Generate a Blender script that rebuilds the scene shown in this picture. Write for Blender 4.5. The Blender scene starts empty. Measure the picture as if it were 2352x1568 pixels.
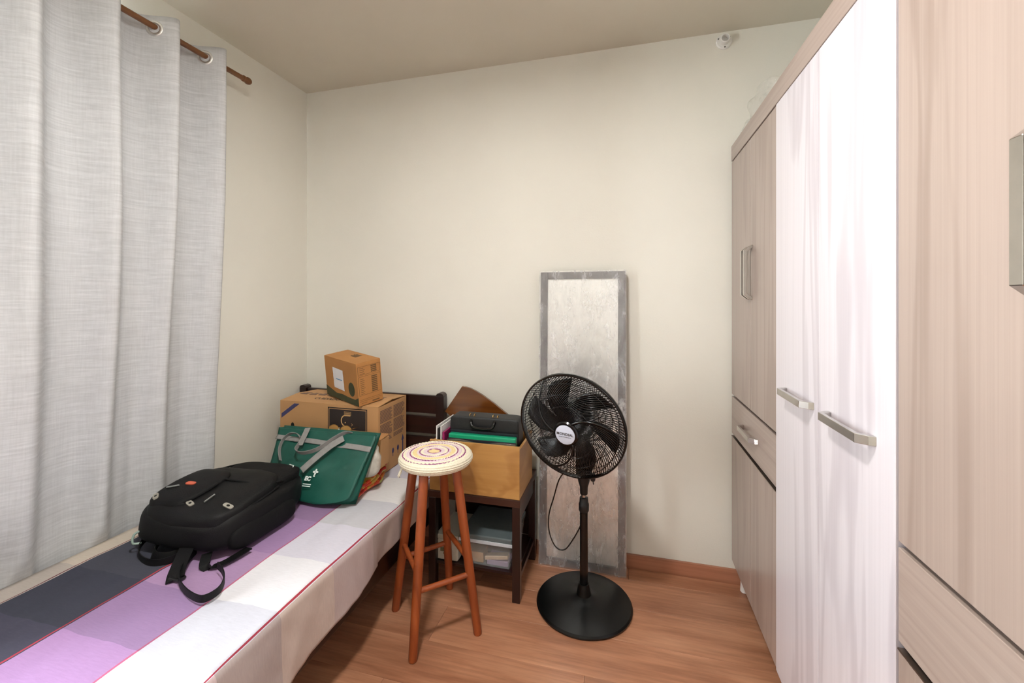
import bpy, bmesh, math, random
from mathutils import Vector, Matrix, Euler, noise
random.seed(7)
PI = math.pi
sc = bpy.context.scene
COL = sc.collection

# ---------------------------------------------------------------- camera
F_PX, W_PX, HOR, CAM_H, YAW = 977.0, 2352.0, 687.0, 1.335, math.radians(14.9)
cam_d = bpy.data.cameras.new('camera')
cam_d.sensor_width = 36.0
cam_d.lens = 36.0 * F_PX / W_PX
cam_d.shift_y = -(784.0 - HOR) / W_PX
cam_d.clip_start = 0.02
cam = bpy.data.objects.new('camera', cam_d)
COL.objects.link(cam)
cam.location = (0, 0, CAM_H)
cam.rotation_euler = (PI / 2, 0, YAW)
sc.camera = cam

# ---------------------------------------------------------------- room dimensions
XL, XR, YB, YF, ZC = -1.893, 0.985, 2.205, -0.97, 2.60
WIN = (0.27, 1.22, 0.62, 2.42)          # window: y0, y1, z0, z1 in the left wall

# ---------------------------------------------------------------- world, lights, exposure
world = bpy.data.worlds.new('overcast_sky')
sc.world = world
world.use_nodes = True
bg = world.node_tree.nodes['Background']
bg.inputs[0].default_value = (0.97, 0.97, 1.0, 1)
bg.inputs[1].default_value = 66.0
pl = bpy.data.lights.new('window_portal', 'AREA')
pl.shape = 'RECTANGLE'
pl.size, pl.size_y = WIN[1] - WIN[0], WIN[3] - WIN[2]
pl.cycles.is_portal = True
po = bpy.data.objects.new('window_portal', pl)
COL.objects.link(po)
po.location = (XL - 0.13, (WIN[0] + WIN[1]) / 2, (WIN[2] + WIN[3]) / 2)
po.rotation_euler = (PI / 2, 0, -PI / 2)
LAMP_POS = (-0.456, 0.62, 2.56)
LAMP_STRENGTH = 212.0
vs = sc.view_settings
vs.view_transform = 'Standard'
vs.look = 'None'
vs.gamma = 1.0
vs.use_curve_mapping = False
vs.exposure = 0.40

# ================================================================ helpers
def lin(c):
    c = c / 255.0
    return c / 12.92 if c <= 0.04045 else ((c + 0.055) / 1.055) ** 2.4
def rgb(r, g, b): return (lin(r), lin(g), lin(b), 1.0)

MATS = {}
def new_mat(name):
    m = bpy.data.materials.new(name)
    m.use_nodes = True
    nt = m.node_tree
    return m, nt, nt.nodes['Principled BSDF']
def N(nt, t, **kw):
    n = nt.nodes.new(t)
    for k, v in kw.items(): setattr(n, k, v)
    return n
def coords(nt, kind='Object', scale=(1, 1, 1), rot=(0, 0, 0)):
    tc = N(nt, 'ShaderNodeTexCoord')
    mp = N(nt, 'ShaderNodeMapping')
    mp.inputs['Scale'].default_value = scale
    mp.inputs['Rotation'].default_value = rot
    nt.links.new(tc.outputs[kind], mp.inputs['Vector'])
    return mp.outputs['Vector']
def ramp(nt, fac, stops, interp='LINEAR'):
    r = N(nt, 'ShaderNodeValToRGB')
    r.color_ramp.interpolation = interp
    el = r.color_ramp.elements
    while len(el) > 1: el.remove(el[-1])
    el[0].position, el[0].color = stops[0]
    for p, c in stops[1:]:
        e = el.new(p); e.color = c
    nt.links.new(fac, r.inputs[0])
    return r.outputs[0]
def noise_tex(nt, vec, scale=5, detail=4, rough=.55, dist=0):
    n = N(nt, 'ShaderNodeTexNoise')
    n.inputs['Scale'].default_value = scale
    n.inputs['Detail'].default_value = detail
    n.inputs['Roughness'].default_value = rough
    n.inputs['Distortion'].default_value = dist
    nt.links.new(vec, n.inputs['Vector'])
    return n.outputs[0]
def bump(nt, bs, height, strength=.2, dist=.01):
    b = N(nt, 'ShaderNodeBump')
    b.inputs['Strength'].default_value = strength
    b.inputs['Distance'].default_value = dist
    nt.links.new(height, b.inputs['Height'])
    nt.links.new(b.outputs[0], bs.inputs['Normal'])
def mixcol(nt, fac, a, b, mode='MIX'):
    m = N(nt, 'ShaderNodeMix', data_type='RGBA', blend_type=mode)
    for sock, v in ((m.inputs[0], fac), (m.inputs[6], a), (m.inputs[7], b)):
        if isinstance(v, (int, float)): sock.default_value = v
        elif isinstance(v, tuple): sock.default_value = v
        else: nt.links.new(v, sock)
    return m.outputs[2]
def plain(name, c, rough=.5, metal=0, var=.12, vscale=18, bstr=0.0, bscale=200, spec=.5, stretch=(1, 1, 1)):
    """a plain colour broken up by soft procedural noise"""
    if name in MATS: return MATS[name]
    m, nt, bs = new_mat(name)
    v = coords(nt, 'Object', stretch)
    n = noise_tex(nt, v, vscale, 4)
    d = tuple(max(0, x * (1 - var)) for x in c[:3]) + (1,)
    l = tuple(min(1, x * (1 + var)) for x in c[:3]) + (1,)
    nt.links.new(ramp(nt, n, [(.3, d), (.7, l)]), bs.inputs['Base Color'])
    bs.inputs['Roughness'].default_value = rough
    bs.inputs['Metallic'].default_value = metal
    bs.inputs['Specular IOR Level'].default_value = spec
    if bstr: bump(nt, bs, noise_tex(nt, v, bscale, 2), bstr, .002)
    MATS[name] = m
    return m

def wood(name, a, b, dark, rough=.35, across='y', fine=60, bands=7, bstr=.05, coat=0.0, long_scale=.9):
    """stretched-noise wood; grain runs along z (across y) or along x (across z/y)"""
    if name in MATS: return MATS[name]
    m, nt, bs = new_mat(name)
    if across == 'y': s1 = (4, fine, 1.0); s2 = (1, bands, long_scale)
    elif across == 'fx': s1 = (1.2, fine, 1); s2 = (.7, bands, 1)
    elif across == 'h': s1 = (4, 1.0, fine); s2 = (1, long_scale, bands)
    else: s1 = (1.0, 4, fine); s2 = (long_scale, 1, bands)
    n1 = noise_tex(nt, coords(nt, 'Object', s1), 1.0, 5, .6)
    n2 = noise_tex(nt, coords(nt, 'Object', s2), 1.0, 3, .5, .6)
    w = N(nt, 'ShaderNodeMath', operation='SINE')
    ml = N(nt, 'ShaderNodeMath', operation='MULTIPLY'); ml.inputs[1].default_value = 17
    nt.links.new(n2, ml.inputs[0]); nt.links.new(ml.outputs[0], w.inputs[0])
    streak = ramp(nt, w.outputs[0], [(.0, (0, 0, 0, 1)), (.72, (0, 0, 0, 1)), (1, (1, 1, 1, 1))])
    base = ramp(nt, n1, [(.3, a), (.7, b)])
    mf = N(nt, 'ShaderNodeMath', operation='MULTIPLY')
    nt.links.new(streak, mf.inputs[0]); mf.inputs[1].default_value = .42
    nt.links.new(mixcol(nt, mf.outputs[0], base, dark), bs.inputs['Base Color'])
    bs.inputs['Roughness'].default_value = rough
    bs.inputs['Coat Weight'].default_value = coat
    bs.inputs['Coat Roughness'].default_value = .12
    if bstr: bump(nt, bs, n1, bstr, .002)
    MATS[name] = m
    return m

# ---- mesh building
class MB:
    def __init__(s): s.v = []; s.f = []; s.uv = None
    def add(s, v, f):
        o = len(s.v); s.v += [tuple(p) for p in v]; s.f += [tuple(i + o for i in q) for q in f]; return s
    def box(s, x0, x1, y0, y1, z0, z1):
        return s.add([(x0, y0, z0), (x1, y0, z0), (x1, y1, z0), (x0, y1, z0), (x0, y0, z1), (x1, y0, z1), (x1, y1, z1), (x0, y1, z1)],
                     [(0, 3, 2, 1), (4, 5, 6, 7), (0, 1, 5, 4), (1, 2, 6, 5), (2, 3, 7, 6), (3, 0, 4, 7)])
    def hexa(s, lo, hi):
        """lo, hi: 4 points each"""
        return s.add(list(lo) + list(hi), [(0, 3, 2, 1), (4, 5, 6, 7), (0, 1, 5, 4), (1, 2, 6, 5), (2, 3, 7, 6), (3, 0, 4, 7)])
    def tube(s, pts, r, n=8, closed=False, cap=True):
        pts = [Vector(p) for p in pts]; m = len(pts)
        rs = r if isinstance(r, (list, tuple)) else [r] * m
        V = []; prev = None
        for i, p in enumerate(pts):
            if closed: t = pts[(i + 1) % m] - pts[i - 1]
            else: t = pts[min(i + 1, m - 1)] - pts[max(i - 1, 0)]
            t.normalize()
            if prev is None:
                a = Vector((0, 0, 1)) if abs(t.z) < .9 else Vector((1, 0, 0))
                prev = (a - t * a.dot(t)).normalized()
            else:
                prev = (prev - t * prev.dot(t))
                prev = prev.normalized() if prev.length > 1e-6 else t.orthogonal().normalized()
            b = t.cross(prev)
            for k in range(n):
                q = 2 * PI * k / n
                V.append(p + (prev * math.cos(q) + b * math.sin(q)) * rs[i])
        Fc = []
        for i in range(m if closed else m - 1):
            j = (i + 1) % m
            for k in range(n):
                k2 = (k + 1) % n
                Fc.append((i * n + k, i * n + k2, j * n + k2, j * n + k))
        if cap and not closed:
            Fc.append(tuple(range(n))[::-1]); Fc.append(tuple((m - 1) * n + k for k in range(n)))
        return s.add(V, Fc)
    def lathe(s, prof, n=48, center=(0, 0, 0), cap=True, jit=None):
        V = []; m = len(prof)
        for i, (r, z) in enumerate(prof):
            for k in range(n):
                a = 2 * PI * k / n
                rr, zz = (r, z) if jit is None else jit(r, z, a)
                V.append((center[0] + rr * math.cos(a), center[1] + rr * math.sin(a), center[2] + zz))
        Fc = []
        for i in range(m - 1):
            for k in range(n):
                k2 = (k + 1) % n
                Fc.append((i * n + k, i * n + k2, (i + 1) * n + k2, (i + 1) * n + k))
        if cap:
            if prof[0][0] > 1e-6: Fc.append(tuple(range(n))[::-1])
            if prof[-1][0] > 1e-6: Fc.append(tuple((m - 1) * n + k for k in range(n)))
        return s.add(V, Fc)
    def grid(s, rows, cols, fn, flip=False):
        V = [fn(i / (rows - 1), j / (cols - 1)) for i in range(rows) for j in range(cols)]
        Fc = []
        for i in range(rows - 1):
            for j in range(cols - 1):
                q = (i * cols + j, i * cols + j + 1, (i + 1) * cols + j + 1, (i + 1) * cols + j)
                Fc.append(q[::-1] if flip else q)
        return s.add(V, Fc)
    def prism(s, poly, axis_fn, d0, d1):
        """poly: 2D points; axis_fn(a, b, d) -> 3D"""
        n = len(poly)
        V = [axis_fn(a, b, d0) for a, b in poly] + [axis_fn(a, b, d1) for a, b in poly]
        Fc = [tuple(range(n))[::-1], tuple(range(n, 2 * n))] + [(i, (i + 1) % n, n + (i + 1) % n, n + i) for i in range(n)]
        return s.add(V, Fc)
    def ribbon(s, pts, wid, w, th=.002):
        """strip along pts with width direction(s) wid and thickness th"""
        pts = [Vector(p) for p in pts]; m = len(pts)
        V = []
        for i, p in enumerate(pts):
            t = (pts[min(i + 1, m - 1)] - pts[max(i - 1, 0)]).normalized()
            a = Vector(wid[i] if isinstance(wid, list) else wid)
            a = (a - t * a.dot(t)).normalized()
            nn = t.cross(a).normalized()
            for q, e in ((-1, -1), (1, -1), (1, 1), (-1, 1)):
                V.append(p + a * (q * w / 2) + nn * (e * th / 2))
        Fc = [(0, 1, 2, 3), tuple((m - 1) * 4 + k for k in (3, 2, 1, 0))]
        for i in range(m - 1):
            for k in range(4):
                k2 = (k + 1) % 4
                Fc.append((i * 4 + k, (i + 1) * 4 + k, (i + 1) * 4 + k2, i * 4 + k2))
        return s.add(V, Fc)
    def sbox(s, c, r, e=.35, nu=40, nv=24, fn=None):
        """super-ellipsoid: a soft rounded box"""
        def sp(x, p): return math.copysign(abs(x) ** p, x)
        V = []
        for i in range(nv + 1):
            ph = -PI / 2 + PI * i / nv
            for j in range(nu):
                th = 2 * PI * j / nu
                p = Vector((r[0] * sp(math.cos(ph), e) * sp(math.cos(th), e), r[1] * sp(math.cos(ph), e) * sp(math.sin(th), e), r[2] * sp(math.sin(ph), e)))
                if fn: p = fn(p)
                V.append(Vector(c) + p)
        Fc = []
        for i in range(nv):
            for j in range(nu):
                j2 = (j + 1) % nu
                Fc.append((i * nu + j, i * nu + j2, (i + 1) * nu + j2, (i + 1) * nu + j))
        return s.add(V, Fc)
    def xf(s, M):
        s.v = [tuple(M @ Vector(p)) for p in s.v]; return s

def spline(pts, n=8):
    """Catmull-Rom through pts"""
    P = [Vector(p) for p in pts]; out = []
    for i in range(len(P) - 1):
        p0, p1, p2, p3 = P[max(i - 1, 0)], P[i], P[i + 1], P[min(i + 2, len(P) - 1)]
        for k in range(n):
            t = k / n
            out.append(.5 * ((2 * p1) + (p2 - p0) * t + (2 * p0 - 5 * p1 + 4 * p2 - p3) * t * t + (3 * p1 - p0 - 3 * p2 + p3) * t ** 3))
    out.append(P[-1])
    return out

def obj(name, mb, mat, parent=None, smooth=False, bevel=0, world=True, seg=2, merge=False):
    """link a mesh as ONE object; with world=True vertices are world coordinates and parent is unrotated"""
    off = Vector((0, 0, 0))
    if parent is not None and world:
        p = parent
        while p is not None:
            off += p.location; p = p.parent
    me = bpy.data.meshes.new(name)
    me.from_pydata([tuple(Vector(q) - off) for q in mb.v], [], mb.f)
    bm = bmesh.new(); bm.from_mesh(me)
    if merge: bmesh.ops.remove_doubles(bm, verts=bm.verts, dist=1e-5)
    bmesh.ops.recalc_face_normals(bm, faces=bm.faces)
    bm.to_mesh(me); bm.free()
    if mat: me.materials.append(mat)
    if smooth:
        me.shade_smooth()
        if smooth == 'auto':
            me.set_sharp_from_angle(angle=math.radians(38))
    o = bpy.data.objects.new(name, me)
    COL.objects.link(o)
    if parent is not None: o.parent = parent
    if bevel:
        b = o.modifiers.new('bevel', 'BEVEL'); b.width = bevel; b.segments = seg; b.limit_method = 'ANGLE'
    return o
def tag(o, label, cat, group=None, kind=None):
    o['label'] = label; o['category'] = cat
    if group: o['group'] = group
    if kind: o['kind'] = kind
    return o
def thing(name, label, cat, loc=(0, 0, 0), rot=(0, 0, 0), group=None):
    o = bpy.data.objects.new(name, None)
    o.empty_display_size = .05
    COL.objects.link(o)
    o.location = loc; o.rotation_euler = rot
    return tag(o, label, cat, group)
def text_obj(name, s, size, M, mat, parent, extrude=.0004, bold=0.0):
    cu = bpy.data.curves.new(name, 'FONT')
    cu.body = s; cu.size = size; cu.extrude = extrude; cu.offset = bold
    cu.align_x = 'CENTER'; cu.align_y = 'CENTER'
    cu.resolution_u = 3
    t = bpy.data.objects.new(name, cu)
    COL.objects.link(t)
    dg = bpy.context.evaluated_depsgraph_get(); dg.update()
    me = bpy.data.meshes.new_from_object(t.evaluated_get(dg))
    bpy.data.objects.remove(t); bpy.data.curves.remove(cu)
    me.transform(M); me.materials.clear(); me.materials.append(mat); me.name = name
    o = bpy.data.objects.new(name, me)
    COL.objects.link(o); o.parent = parent
    return o
def nz(p, s): return noise.noise(Vector(p) * s)

# ================================================================ materials of the setting
def wall_mat(name, c):
    m, nt, bs = new_mat(name)
    v = coords(nt, 'Object')
    n = noise_tex(nt, v, 2.2, 3)
    d = tuple(x * .97 for x in c[:3]) + (1,)
    nt.links.new(ramp(nt, n, [(.35, d), (.65, c)]), bs.inputs['Base Color'])
    bs.inputs['Roughness'].default_value = .75
    bump(nt, bs, noise_tex(nt, v, 140, 3), .12, .003)
    return m
M_wall = wall_mat('cream_wall_paint', rgb(229, 226, 216))
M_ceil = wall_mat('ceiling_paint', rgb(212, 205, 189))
M_sub = plain('screed', rgb(60, 50, 45), .9)

def floor_mat():
    m, nt, bs = new_mat('laminate_wood')
    oi = N(nt, 'ShaderNodeObjectInfo')
    tc = N(nt, 'ShaderNodeTexCoord')
    ad = N(nt, 'ShaderNodeVectorMath', operation='ADD')
    sc_ = N(nt, 'ShaderNodeVectorMath', operation='SCALE'); sc_.inputs['Scale'].default_value = 9.0
    cb = N(nt, 'ShaderNodeCombineXYZ')
    for k in range(3): nt.links.new(oi.outputs['Random'], cb.inputs[k])
    nt.links.new(cb.outputs[0], sc_.inputs[0])
    nt.links.new(tc.outputs['Object'], ad.inputs[0]); nt.links.new(sc_.outputs[0], ad.inputs[1])
    def mp(s):
        q = N(nt, 'ShaderNodeMapping'); q.inputs['Scale'].default_value = s
        nt.links.new(ad.outputs[0], q.inputs['Vector']); return q.outputs[0]
    n1 = noise_tex(nt, mp((1.2, 9, 1)), 1.6, 5, .6, .3)
    n2 = noise_tex(nt, mp((2.5, 90, 1)), 1.0, 4, .6)
    base = ramp(nt, n1, [(.28, rgb(144, 94, 68)), (.5, rgb(176, 124, 94)), (.72, rgb(198, 146, 114))])
    fine = ramp(nt, n2, [(.3, (.78, .76, .74, 1)), (.7, (1.08, 1.06, 1.05, 1))])
    c = mixcol(nt, 1.0, base, fine, 'MULTIPLY')
    tint = ramp(nt, oi.outputs['Random'], [(0, (.92, .92, .92, 1)), (1, (1.06, 1.05, 1.04, 1))])
    nt.links.new(mixcol(nt, 1.0, c, tint, 'MULTIPLY'), bs.inputs['Base Color'])
    bs.inputs['Roughness'].default_value = .36
    bump(nt, bs, n2, .06, .002)
    return m
M_floor = floor_mat()
M_base = wood('skirting_wood', rgb(160, 106, 80), rgb(180, 124, 96), rgb(130, 84, 62), .4, across='z', fine=70, bands=9)
M_dark = wood('dark_stained_wood', rgb(27, 9, 8), rgb(42, 16, 13), rgb(16, 6, 5), .3, across='z', fine=50, bands=8, coat=.2)
M_dark_v = wood('dark_stained_wood_upright', rgb(27, 9, 8), rgb(42, 16, 13), rgb(16, 6, 5), .3, across='y', fine=50, bands=8, coat=.2)
M_alu = plain('white_aluminium', rgb(225, 226, 226), .35, 0, .03)
M_chrome = plain('brushed_chrome', rgb(205, 203, 200), .22, 1.0, .05, 40)
M_black = plain('black_gloss_plastic', rgb(9, 9, 10), .18, 0, .2, 20)
M_blackm = plain('black_satin_plastic', rgb(15, 15, 16), .45, 0, .2, 20)

def glass_mat():
    m = bpy.data.materials.new('window_glass'); m.use_nodes = True
    nt = m.node_tree; nt.nodes.clear()
    out = N(nt, 'ShaderNodeOutputMaterial'); mx = N(nt, 'ShaderNodeMixShader')
    t = N(nt, 'ShaderNodeBsdfTransparent'); g = N(nt, 'ShaderNodeBsdfGlossy')
    t.inputs[0].default_value = (.93, .96, .95, 1); g.inputs['Roughness'].default_value = .02
    fr = N(nt, 'ShaderNodeFresnel'); fr.inputs[0].default_value = 1.45
    nt.links.new(fr.outputs[0], mx.inputs[0]); nt.links.new(t.outputs[0], mx.inputs[1]); nt.links.new(g.outputs[0], mx.inputs[2])
    nt.links.new(mx.outputs[0], out.inputs[0])
    return m
M_glass = glass_mat()

# ================================================================ room shell
def struct(name, mb, m, label, cat, bevel=0, **k):
    return tag(obj(name, mb, m, bevel=bevel, **k), label, cat, kind='structure')
floor = struct('floor', MB().box(XL, XR, YF, YB, -.10, -.008), M_sub, 'reddish brown wood laminate floor of the bedroom', 'floor')
PW, PL_ = .192, 1.29
y = YF; row = 0
shared = {}
while y < YB - 1e-4:
    y1 = min(y + PW, YB)
    x = XL - ((row * .47) % 1.0) * PL_
    while x < XR - 1e-4:
        a, b = max(x, XL), min(x + PL_, XR)
        if b - a > .02:
            key = (round(b - a, 4), round(y1 - y, 4))
            if key not in shared:
                mb = MB().box(.0004, key[0] - .0004, .0004, key[1] - .0004, -.008, 0)
                p = obj('plank', mb, M_floor, floor, bevel=.0008, seg=1)
                shared[key] = p.data
            else:
                p = bpy.data.objects.new('plank', shared[key]); COL.objects.link(p); p.parent = floor
                bv = p.modifiers.new('bevel', 'BEVEL'); bv.width = .0008; bv.segments = 1
            p.location = (a, y, 0)
        x += PL_
    y += PW; row += 1
struct('ceiling', MB().box(XL - .15, XR + .15, YF - .15, YB + .15, ZC, ZC + .1), M_ceil, 'plain painted ceiling in shade above the cream walls', 'ceiling')
struct('wall_back', MB().box(XL - .15, XR + .15, YB, YB + .15, -.1, ZC), M_wall, 'cream painted wall behind the leaning mirror and fan', 'wall')
struct('wall_right', MB().box(XR, XR + .15, YF, YB, -.1, ZC), M_wall, 'cream painted wall hidden behind the wardrobe', 'wall')
wl = MB()
wl.box(XL - .15, XL, YF, WIN[0], -.1, ZC).box(XL - .15, XL, WIN[1], YB, -.1, ZC)
wl.box(XL - .15, XL, WIN[0], WIN[1], -.1, WIN[2]).box(XL - .15, XL, WIN[0], WIN[1], WIN[3], ZC)
struct('wall_left', wl, M_wall, 'cream painted window wall beside the bed, behind the curtain', 'wall')
DX0, DX1, DZ = -1.25, -.45, 2.08
wf = MB().box(XL - .15, DX0, YF - .15, YF, -.1, ZC).box(DX1, XR + .15, YF - .15, YF, -.1, ZC).box(DX0, DX1, YF - .15, YF, DZ, ZC)
struct('wall_front', wf, M_wall, 'cream painted wall with the room door, opposite the mirror', 'wall')
dr = struct('door_1', MB().box(DX0 + .03, DX1 - .03, YF - .06, YF - .025, .008, DZ - .03), M_alu, 'plain white room door opposite the mirror', 'door', bevel=.002)
obj('door_frame', MB().box(DX0, DX0 + .03, YF - .15, YF + .008, 0, DZ).box(DX1 - .03, DX1, YF - .15, YF + .008, 0, DZ).box(DX0 + .03, DX1 - .03, YF - .15, YF + .008, DZ - .03, DZ), M_alu, dr)
obj('door_handle', MB().tube([(DX1 - .1, YF - .025, 1.05), (DX1 - .1, YF + .03, 1.05)], .01, 10).tube([(DX1 - .1, YF + .03, 1.05), (DX1 - .22, YF + .03, 1.05)], .009, 10), M_chrome, dr, smooth='auto')
BBH, BBT = .068, .014
struct('baseboard_back', MB().box(XL, XR, YB - BBT, YB, 0, BBH), M_base, 'brown wood skirting along the back wall', 'baseboard', bevel=.002)
struct('baseboard_left', MB().box(XL, XL + BBT, YF, YB - BBT, 0, BBH), M_base, 'brown wood skirting under the window', 'baseboard', bevel=.002)
struct('baseboard_right', MB().box(XR - BBT, XR, YF, YB - BBT, 0, BBH), M_base, 'brown wood skirting behind the wardrobe', 'baseboard', bevel=.002)
# window: frame, mullion, two sliding sashes with panes
wroot = thing('window_1', 'white aluminium sliding window behind the grey curtain', 'window', (XL - .10, (WIN[0] + WIN[1]) / 2, WIN[2]))
wroot['kind'] = 'structure'
def rect_frame(mb, x0, x1, y0, y1, z0, z1, w):
    return mb.box(x0, x1, y0, y0 + w, z0, z1).box(x0, x1, y1 - w, y1, z0, z1).box(x0, x1, y0 + w, y1 - w, z0, z0 + w).box(x0, x1, y0 + w, y1 - w, z1 - w, z1)
obj('window_frame', rect_frame(MB(), XL - .13, XL - .051, WIN[0], WIN[1], WIN[2], WIN[3], .03), M_alu, wroot)
ym = (WIN[0] + WIN[1]) / 2
for (a, b, xo) in ((WIN[0] + .03, ym + .02, -.085), (ym - .02, WIN[1] - .03, -.115)):
    s_ = obj('sash', rect_frame(MB(), XL + xo, XL + xo + .022, a, b, WIN[2] + .03, WIN[3] - .03, .04), M_alu, wroot)
    obj('pane', MB().box(XL + xo + .009, XL + xo + .013, a + .04, b - .04, WIN[2] + .07, WIN[3] - .07), M_glass, s_)
obj('window_sill', MB().box(XL - .05, XL - .001, WIN[0], WIN[1], WIN[2], WIN[2] + .012), plain('grey_stone', rgb(170, 166, 160), .4), wroot, bevel=.002)

# ceiling lamp in the middle of the room (above the frame)
lp = thing('ceiling_lamp', 'flat round white ceiling lamp in the middle of the room', 'lamp', (LAMP_POS[0], LAMP_POS[1], ZC))
obj('housing', MB().lathe([(0, 0), (.128, 0), (.130, -.03), (.124, -.038), (.118, -.036), (.116, -.028), (0, -.028)], 48, (LAMP_POS[0], LAMP_POS[1], ZC)), M_alu, lp, smooth='auto')
mb_ = bpy.data.materials.new('lit_diffuser'); mb_.use_nodes = True
nt = mb_.node_tree; nt.nodes.clear()
em = N(nt, 'ShaderNodeEmission'); em.inputs[0].default_value = (1, .985, .95, 1); em.inputs[1].default_value = LAMP_STRENGTH
nt.links.new(em.outputs[0], N(nt, 'ShaderNodeOutputMaterial').inputs[0])
obj('diffuser', MB().lathe([(0, -.0345), (.112, -.0335), (.1155, -.031), (.1155, -.0285), (0, -.0285)], 48, (LAMP_POS[0], LAMP_POS[1], ZC)), mb_, lp, smooth='auto')

# ================================================================ wardrobe
WX, WY0, WYA, WYB, WY1 = .48, .318, .93, 1.569, 2.180
WTOP, WDR, WLO, WBOT = 1.972, .888, .713, .122
M_beige = wood('beige_wood_laminate', rgb(149, 132, 123), rgb(162, 145, 136), rgb(126, 107, 97), .33, 'y', 130, 6, .03, .25, .5)
M_beige_h = wood('beige_wood_laminate_level', rgb(149, 132, 123), rgb(162, 145, 136), rgb(126, 107, 97), .33, 'h', 130, 6, .03, .25, .5)
M_white = wood('white_wood_laminate', rgb(201, 194, 199), rgb(210, 203, 208), rgb(162, 152, 159), .28, 'y', 110, 6, .03, .3, .5)
M_gap = plain('dark_carcass', rgb(52, 40, 36), .7)
M_lip = plain('grey_metal_profile', rgb(140, 126, 116), .3, .9, .06)
wd = thing('wardrobe', 'tall beige wood wardrobe with white middle doors along the right wall', 'wardrobe', ((WX + XR) / 2, (WY0 + WY1) / 2, 0))
XBK = .97
car = MB()
car.box(WX + .02, XBK, WY0, WY0 + .015, WBOT, WTOP).box(WX + .02, XBK, WY1 - .015, WY1, WBOT, WTOP)
for yy in (WYA, WYB): car.box(WX + .02, XBK, yy - .0075, yy + .0075, WBOT, WTOP)
car.box(XBK - .006, XBK, WY0, WY1, WBOT, WTOP).box(WX + .022, XBK, WY0, WY1, WBOT, WBOT + .015)
for (a, b) in ((WY0, WYA), (WYB, WY1)):
    car.box(WX + .022, XBK, a, b, WDR - .01, WDR + .008).box(WX + .022, XBK, a, b, WLO - .01, WLO + .008)
obj('carcass', car, M_gap, wd)
obj('cornice', MB().box(WX - .002, XBK, WY0 - .004, WY1, WTOP + .004, 2.047), M_beige_h, wd, bevel=.002)
obj('end_panel', MB().box(WX + .003, XBK, WY0 - .003, WY0 - .0005, WBOT, WTOP), M_beige, wd)
def handle(parent, P0, along, out, L, w=.019, h=.030):
    """bar handle with slanted feet: P0 centre on the door, along = bar direction, out = away from the door"""
    along, out = Vector(along), Vector(out); side = along.cross(out); P0 = Vector(P0)
    hl = L / 2
    poly = [(-hl, 0), (-hl + .004, .012), (-hl + .019, h), (hl - .019, h), (hl - .004, .012), (hl, 0), (hl - .011, 0), (hl - .026, h - .010), (-hl + .026, h - .010), (-hl + .011, 0)]
    mb = MB()
    n = len(poly)
    fn = lambda a, b, d: tuple(P0 + along * a + out * b + side * d)
    V = [fn(a, b, -w / 2) for a, b in poly] + [fn(a, b, w / 2) for a, b in poly]
    Fc = [(i, (i + 1) % n, n + (i + 1) % n, n + i) for i in range(n)]
    quads = [(0, 1, 8 + 1, 9)]
    capq = [(0, 1, 9), (1, 2, 8), (1, 8, 9), (2, 3, 7, 8), (3, 4, 7), (4, 5, 6), (4, 6, 7)]
    for q in capq:
        Fc.append(tuple(q[::-1])); Fc.append(tuple(n + i for i in q))
    mb.add(V, Fc)
    return obj('handle', mb, M_chrome, parent, bevel=.0008, seg=1)
G = .0012
def front(name, y0, y1, z0, z1, m, xo=0.0):
    return obj(name, MB().box(WX + xo, WX + .018, y0 + G, y1 - G, z0 + G, z1 - G), m, wd, bevel=.0012)
for (a, b) in ((WY0, WYA), (WYB, WY1)):
    mid = (a + b) / 2
    for k, (p, q) in enumerate(((a, mid), (mid, b))):
        d = front('door', p, q, WDR + .007, WTOP, M_beige)
        handle(d, (WX, mid + (-.021 if k == 0 else .021), 1.440), (0, 0, 1), (-1, 0, 0), .215)
        d = front('lower_door', p, q, WBOT, WLO - .012, M_beige)
        obj('edge_profile', MB().box(WX - .002, WX + .017, p + .003, q - .003, WLO - .013, WLO - .0095), M_lip, d)
    d = front('drawer', a, b, WLO + .001, WDR - .002, M_beige_h)
    handle(d, (WX, mid, .800), (0, 1, 0), (-1, 0, 0), .205)
ymid = 1.2537
for (a, b, hy_) in ((WYA, ymid, 1.093), (ymid, WYB, 1.378)):
    d = front('white_door', a, b, WBOT, WTOP, M_white, -.003)
    handle(d, (WX - .003, hy_, 1.055), (0, 1, 0), (-1, 0, 0), .205)
M_foot = plain('white_plastic', rgb(226, 222, 218), .4, 0, .04)
for yy in (WY0 + .05, WYA, WYB, WY1 - .02):
    for xx in (WX + .045, XBK - .06):
        obj('foot', MB().lathe([(.014, 0), (.017, .004), (.015, .05), (.024, .10), (.024, WBOT)], 16, (xx, yy - .012, 0)), M_foot, wd, smooth='auto')

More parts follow.
